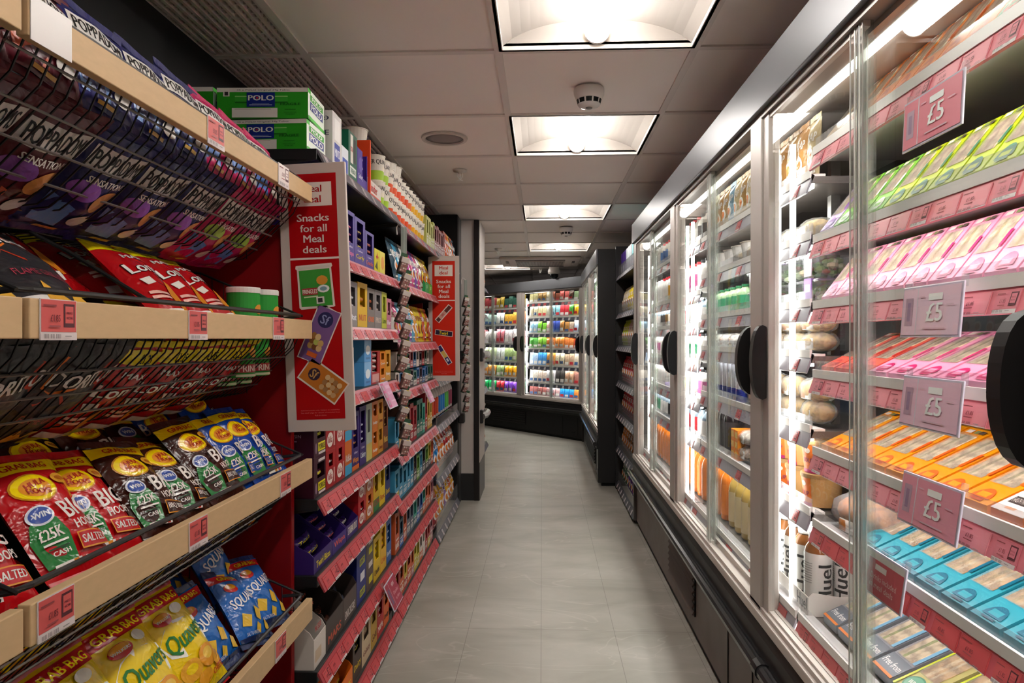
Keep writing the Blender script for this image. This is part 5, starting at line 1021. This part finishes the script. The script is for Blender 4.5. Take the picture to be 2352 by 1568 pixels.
# drinks side of the middle bay and the far bay
def can(col, col2, h=.145, r_=.027):
    k = ('can', col, col2)
    if k not in _CC:
        mb = MB().lathe([(r_ * .85, 0), (r_, .006), (r_, h * .35), (r_, h * .93), (r_ * .84, h * .985), (r_ * .84, h)], None, 20, mats=[M('#b8b8bc', .25, .7), M(col2, .25, .3), M(col, .25, .4), M('#b8b8bc', .25, .7), M('#b8b8bc', .25, .7)])
        _CC[k] = Prod('drink_can', 'can', mb.mesh('drink_can', True), [('pull_ring', MB().box(-.008, .008, -.012, .008, h, h + .002, M('#a8a8ac', .3, .8)).mesh('pull_ring'))])
    return _CC[k]
place_stack(can('#c9ccd4', '#2a3fa8'), 2, 4, [-2.44, -2.5, -2.56, -2.62, -2.68, -2.74, -2.8, -2.86], 1, .1, .03, 'silver and blue energy can', jit=40, rows=2, ey=.06)
place_stack(bottle('#1c1a1c', '#1c1a1c', '#3a3436', .2, .03, body=M('#1c1416', .1)), 2, 5, [-2.62, -2.69, -2.76, -2.83, -2.9], 1, .1, .04, 'dark cola bottle', rows=2, ey=.07)
JU = bottle('#d8701c', '#e8e4dc', '#e07a1c', .22, .036, body=M('#d8741c', .12)); AM = bottle('#b8a03c', '#e8c41c', '#c8b48c', .21, .033, body=M('#a88a44', .12)); CLR = bottle('#fff', '#e8e8ec', '#7a9ac8', .2, .03, body=clear('clear_bottle', '#f4f6f6', .2, .1))
NMB = {}
place_stack(JU, 3, 6, [-3.0 - .08 * k for k in range(16)], 1, .2, .05, 'orange juice bottle', rows=2, ey=.08)
place_stack(AM, 2, 6, [-2.34, -2.42, -2.5, -2.58], 1, .2, .05, 'amber smoothie bottle with yellow cap', rows=2, ey=.08)
place_stack(JU, 2, 6, [-2.68, -2.76, -2.84], 1, .2, .05, 'orange juice bottle', rows=2, ey=.08)
place_stack([roll(4, '#d8c8b8', .13, .06), roll(5, '#caa890', .13, .06)], 2, 5, [-2.33, -2.47], 2, .055, .02, 'film wrapped sandwich with orange label')
oc = carton(.04, .035, .1, '#e8891c', [('r', .1, .2, .9, .8, '#e8c46c')], 'box')
for k in range(6): ob('snack_pack', oc, None, 'small orange snack pack, %s beside the dark cola bottles' % nth(k), 'snack pack', 'orange snack packs', None, FR.m(-2.545 + .0 * k + (k % 2) * .045, D0 + .02, LV[2][5] + .003 + .036 * (k // 2)))
B3 = [('#c8323c', 'red'), ('#2a70b8', 'blue'), ('#e6e2de', 'white'), ('#3c9a6c', 'green'), ('#d8a01c', 'amber'), ('#3a3634', 'black'), ('#c86a9c', 'pink')]
for i in range(6):
    hh = [.14, .15, .12, .12, .13, .13][i]
    for k in range(17):
        c, n = B3[(k // 3 + i * 2) % 7]; bottle(c, ['#e8e8ec', '#c8323c', '#2a2a2e'][(k // 3) % 3], c if (i + k // 3) % 2 else '#e2ded8', hh, .027, body=M(['#c9c4bc', '#e2ded8', '#8c9ca8'][i % 3], .15)).put(FR.m(-4.3 + .08 * k, D0 + .045, LV[3][i] + .003), '%s labelled drink bottle, %s from the snack shelves, %s drinks shelf' % (n, nth(k), nth(i)), '%s drinks shelf' % nth(i))
for k in range(7):
    bottle('#3c9a6c', '#2a7a4c', '#4ab080', .1, .03, body=M('#b8d8a8', .2)).put(FR.m(-2.9 + .075 * k, D0 + .04, LV[2][2] + .003), 'squat green smoothie bottle, %s along the middle bay' % nth(k), 'green smoothies')
pt = pot('#dd6a2c', '', .05, .07, '#e6e2de')
for k in range(4): pt.put(FR.m(-2.62 + .11 * k - .1, D0 + .055, LV[2][1] + .003), 'white pot with lid on the second shelf, %s along the middle bay' % nth(k), 'white chilled pots')
for k in range(5): roll(3, '#d8d0c8', .12, .06).put(FR.m(-2.86 + .13 * k, D0 + .02, LV[2][3] + .003), 'pale wrapped sushi roll, %s along the drinks side' % nth(k), 'pale wrapped rolls')
# £5 cards
C5 = lambda pale: [('r', 0, 0, 1, 1, pale), ('r', .268, 0, .285, 1, '#eadce6'), ('r', .06, .2, .2, .8, '#c8a4b8'), ('r', .1, .3, .16, .7, '#a88aa8'), ('r', .48, .72, .72, .86, '#ffffff'), ('t', '£5', .46, .28, .74, .66, '#ffffff'), ('r', .42, .12, .8, .15, '#e8c4d2'), ('r', .33, .8, .42, .82, '#e8c4d2'), ('r', .8, .6, .92, .62, '#e8c4d2')]
# seen from the aisle the card's own left is the far side
for k, (z1, sw, col, rl) in enumerate(((1.617, -3, '#ee8c9c', 2), (1.29, -5, '#f8d4e6', 0), (1.135, -6, '#f6cade', 2), (.965, -8, '#f2a4b8', 3))):
    promo(FR, -1.165, D0 - .03, z1, .175, .088, 'pink £5 offer card on the rail of the %s cold shelf' % nth((0, 2, 3, 4)[k]), C5(col), swing=sw, roll=0)
promo(FR, -1.335, D0 - .03, .79, .19, .085, 'white and red meal deal card on the rail above the round labelled packs', [('r', 0, 0, 1, 1, '#e2dad4'), ('r', .3, .0, 1, .85, '#cf5560'), ('t', 'COSTA', .04, .82, .26, .92, '#a89c94'), ('r', .1, .2, .2, .7, '#7a3a5c'), ('r', .45, .62, .68, .76, '#ecdcd8'), ('t', 'Drinks included', .38, .38, .9, .52, '#ecc8c8'), ('t', 'in meal deals', .38, .18, .86, .32, '#ecc8c8')], swing=-8)
# green arrow stickers on door glass by the handles
def arrow(fr, s, z, lab, flip=1):
    ob('arrow_sticker', MB().prism([(-.018 * flip, 0), (.0, -.018), (.0, -.009), (.018 * flip, -.009), (.018 * flip, .009), (0, .009), (0, .018)], -.0006, 0, M('#17724a', .4), 'y').mesh('arrow_sticker'), None, lab, 'sticker', 'green arrow stickers', None, fr.m(s, .011, z))
arrow(FR, -.935, 1.128, 'green arrow sticker on the glass beside the nearest door handle', 1)
# ================= far cabinets =================
FLV = [1.66, 1.47, 1.27, 1.075, .86, .64, .47]
FLL = [1.60, 1.38, 1.13, .89, .68, .47]
for a, c, lv in ((-1.15, -.02, FLV), (-2.4, -1.17, FLL)):
    for i, z in enumerate(lv): cold_shelf(C2, a, c, z, D0, '#4a4a58', [TK_GREY] if i else [TK_RAIL], .11, .42)
for i, z in enumerate(FLV): cold_shelf(C3, -7.75, -5.65, z, D0, '#4a4a58', [TK_GREY], .4, .42)
FAR = [['#c9c08c', '#a8844c', '#d8ccae', '#8c4a34', '#c8605c', '#5a4034', '#8aa078', '#7c8c5c'], ['#d8ccae', '#cfc49a', '#e2dcc8', '#8cc4d0', '#c8323c', '#5aa84c', '#e8b41c', '#e0642c'], ['#9cc4dc', '#7cc43c', '#e0b0a8', '#2a3f8c', '#a8743c', '#b8a08c', '#c8d4e8', '#d8702c'], ['#4c9a3c', '#7cb43c', '#c8702c', '#e0883c', '#d87a3c', '#c84a2c', '#e8a83c'],
       ['#a8c0e0', '#3f8fd0', '#d8903c', '#d8ccae', '#c8a88c', '#e2d4c0', '#a87a4c'], ['#e4d8cc', '#dfcabc', '#d8d0d4', '#3a3634', '#c89c80', '#b0786c', '#e8dcd4'], ['#8c4a48', '#a0605c', '#b88a8c', '#c8a0a0', '#2a8cd0', '#2a8cd0', '#d8843c', '#4a9cd8']]
FAL = [['#c8b44c', '#a83c44', '#c8a83c', '#3a6a5c', '#b8a04c'], ['#8ca09c', '#9cb0a8', '#dcdcd8', '#e0a83c', '#d8742c'], ['#d88a94', '#e8e0dc', '#d07884', '#ecdcdc', '#dc9aa0'], ['#e4e6e0', '#b8c49a', '#dfe4dc', '#a8bc7c', '#e0e4d8'], ['#e0702c', '#c8843c', '#8ca468', '#e8a01c', '#7c9a5c'], ['#1f9a54', '#1f9a54', '#c8323c', '#7a44b8', '#3c6a4c']]
hexn = {}
def cname(h):
    import colorsys
    v = [int(h[k:k + 2], 16) / 255 for k in (1, 3, 5)]; H_, L_, S_ = colorsys.rgb_to_hls(*v)
    if S_ < .18: return 'white' if L_ > .75 else ('grey' if L_ > .4 else 'black')
    H_ *= 360; n = ['red', 'orange', 'yellow', 'lime', 'green', 'teal', 'blue', 'purple', 'pink', 'red'][[H_ < 12, H_ < 40, H_ < 62, H_ < 90, H_ < 160, H_ < 195, H_ < 255, H_ < 290, H_ < 345, True].index(True)]
    return ('pale ' if L_ > .7 else 'dark ' if L_ < .32 else '') + n
def packs(fr, a, c, z, cols, n, h, seed, where, stack=1):
    rr = random.Random(seed); w = (c - a) / n
    for k in range(n):
        col = cols[min(len(cols) - 1, int(k * len(cols) / n))]; hh = h * rr.uniform(.85, 1.05); kk = ('pk', col, round(hh, 2), round(w, 3))
        if kk not in _CC:
            b_ = rr.choice(['#e8e4dc', '#d8d0c8', '#c8323c', '#3a5a8c'])
            if rr.random() < .5:
                _CC[kk] = Prod('food_pack', 'food pack', carton(w * .88, hh, .05, col, [('r', .1, .1, .9, .35, b_), ('r', .15, .5, .85, .9, M(col, .5, 0, 'speck'))], 'box'))
            else: _CC[kk] = bag_prod('food_pack', w * .95, hh * .92, .018, col, [('r', .15, .1, .85, .35, b_), ('e', .5, .6, .3, .18, M(col, .5, 0, 'speck'))], seed + k, res=(6, 8), cat='food pack', curved=4)
        for q in range(stack): _CC[kk].put(fr.m(a + w * (k + .5), D0 + .03 + .055 * q, z + .006 + (.012 if _CC[kk].parts else 0), 6), trim('%s food pack, %s along the %s%s' % (cname(col), nth(k), where, '' if stack == 1 else (', front', ', behind')[q])), 'packs on the ' + where)
for i, z in enumerate(FLV):
    packs(FF, -1.12, -.05, z, FAR[i], 13, [.12, .15, .15, .14, .17, .17, .13][i], 40 + i, '%s shelf behind the far corner door' % nth(i), 2 if i in (3, 5) else 1)
for i, z in enumerate(FLL): packs(FF, -2.36, -1.2, z, FAL[i], 13, [.16, .17, .19, .19, .17, .16][i], 60 + i, '%s shelf behind the far cabinet second door' % nth(i))
for i, z in enumerate(FLV): packs(FS, -7.7, -5.7, z, FAR[(i + 2) % 7], 15, .14, 80 + i, '%s shelf of the cabinet beyond the snacks' % nth(i))
# ================= ambient shelves between the cabinets =================
FA = Frame(.61, 0, -90); AL = [1.70, 1.40, 1.15, .87, .62, .35, .07]
t = empty('shelving_unit', 'narrow black shelving unit between the two glass cabinets', 'shelving unit', None, FA.m())
MB().box(-5.5, -4.47, .42, .44, 0, 1.93, DK).build('back_panel', t); MB().box(-5.54, -5.505, -.02, .44, 0, 1.94, M('#2b2a2b', .4)).build('end_panel', t)
PAL = [['#4a2a8c', '#d8e4e8', '#7cc4cc'], ['#c8b896', '#e0c41c', '#b8a88c'], ['#c4d43c', '#c8b090', '#c0a884'], ['#c41820', '#c41820', '#e8dcd0'], ['#a8202c', '#b8303c', '#c89c8c'], ['#c8782c', '#8c5a2c', '#d8903c'], ['#3c6a4c', '#5a2a8c', '#6a3a9c']]
for i, z in enumerate(AL):
    sh = empty('shelf', '%s shelf down of the narrow black unit, grey ticket rail' % nth(i), 'shelf', 'shelves of the narrow unit', FA.m())
    MB().box(-5.5, -4.47, 0, .415, z - .03 if i < 6 else 0, z, BLK2).build('shelf_panel', sh)
    MB().prism([(-.002, z), (-.022, z - .042), (-.018, z - .044), (.004, z - .002)], -5.5, -4.47, M('#4a4a54', .35)).build('ticket_rail', sh)
    for k in range(8): ob('price_ticket', TK_GREY, sh, mat=Matrix.Translation((-5.42 + .12 * k, -.0225, z - .0425)) @ Matrix.Rotation(R(-26.5), 4, 'X'))
    MB().box(-5.49, -4.48, .0, .003, z + .001, z + .075, PLAST).build('clear_guard', sh)
    for k in range(9):
        c = PAL[i][k // 3]
        if i == 0: ob('carton', carton(.09, .17 + .03 * (k // 3 == 2), .12, c, [('r', .1, .1, .9, .4, '#e8e4ec')], 'box'), None, '%s box, %s from the far end of the narrow unit, top shelf' % (cname(c), nth(k)), 'box', 'boxes on the narrow unit', None, FA.m(-5.44 + .11 * k, .02, z + .002))
        else: pouch(c, '#f0ece6', 'SNACK', .1, .17, .02, k % 3).put(FA.m(-5.44 + .11 * k, .035, z + .014, 8), '%s bag, %s from the far end, %s shelf of the narrow unit' % (cname(c), nth(k), nth(i)), 'bags on the narrow unit')
# ================= shelves past the white column =================
FP = Frame(-.585, 0, 90)
t = empty('shelving_unit', 'black shelving unit just showing past the white column', 'shelving unit', None, FP.m())
MB().box(5.62, 7.2, .42, .44, 0, 1.95, DK).build('back_panel', t); MB().box(5.6, 5.62, .0, .44, 0, 1.95, BLK2).build('end_panel', t)
for i, z in enumerate([1.72, 1.45, 1.2, .95, .7, .45, .12]):
    sh = empty('shelf', '%s shelf down of the unit past the white column' % nth(i), 'shelf', 'shelves past the white column', FP.m())
    MB().box(5.62, 7.2, 0, .415, z - .03, z, BLK2).build('shelf_panel', sh); MB().prism([(-.002, z), (-.022, z - .042), (-.018, z - .044), (.004, z - .002)], 5.62, 7.2, M('#6a6a74', .35)).build('ticket_rail', sh)
    for k in range(10):
        c = (PAL[i] + ['#e0c41c', '#d8d2cc'])[k % 5]; pouch(c, '#f0ece6', 'SNACK', .1, .17, .02, k % 3).put(FP.m(5.72 + .15 * k, .02, z + .014, 6), '%s bag, %s past the white column, %s shelf' % (cname(c), nth(k), nth(i)), 'bags past the white column')
strip(-.56, 6.3, 1.62, 15, .068, 'third clip strip, beyond the white column', tint='#a08c88')
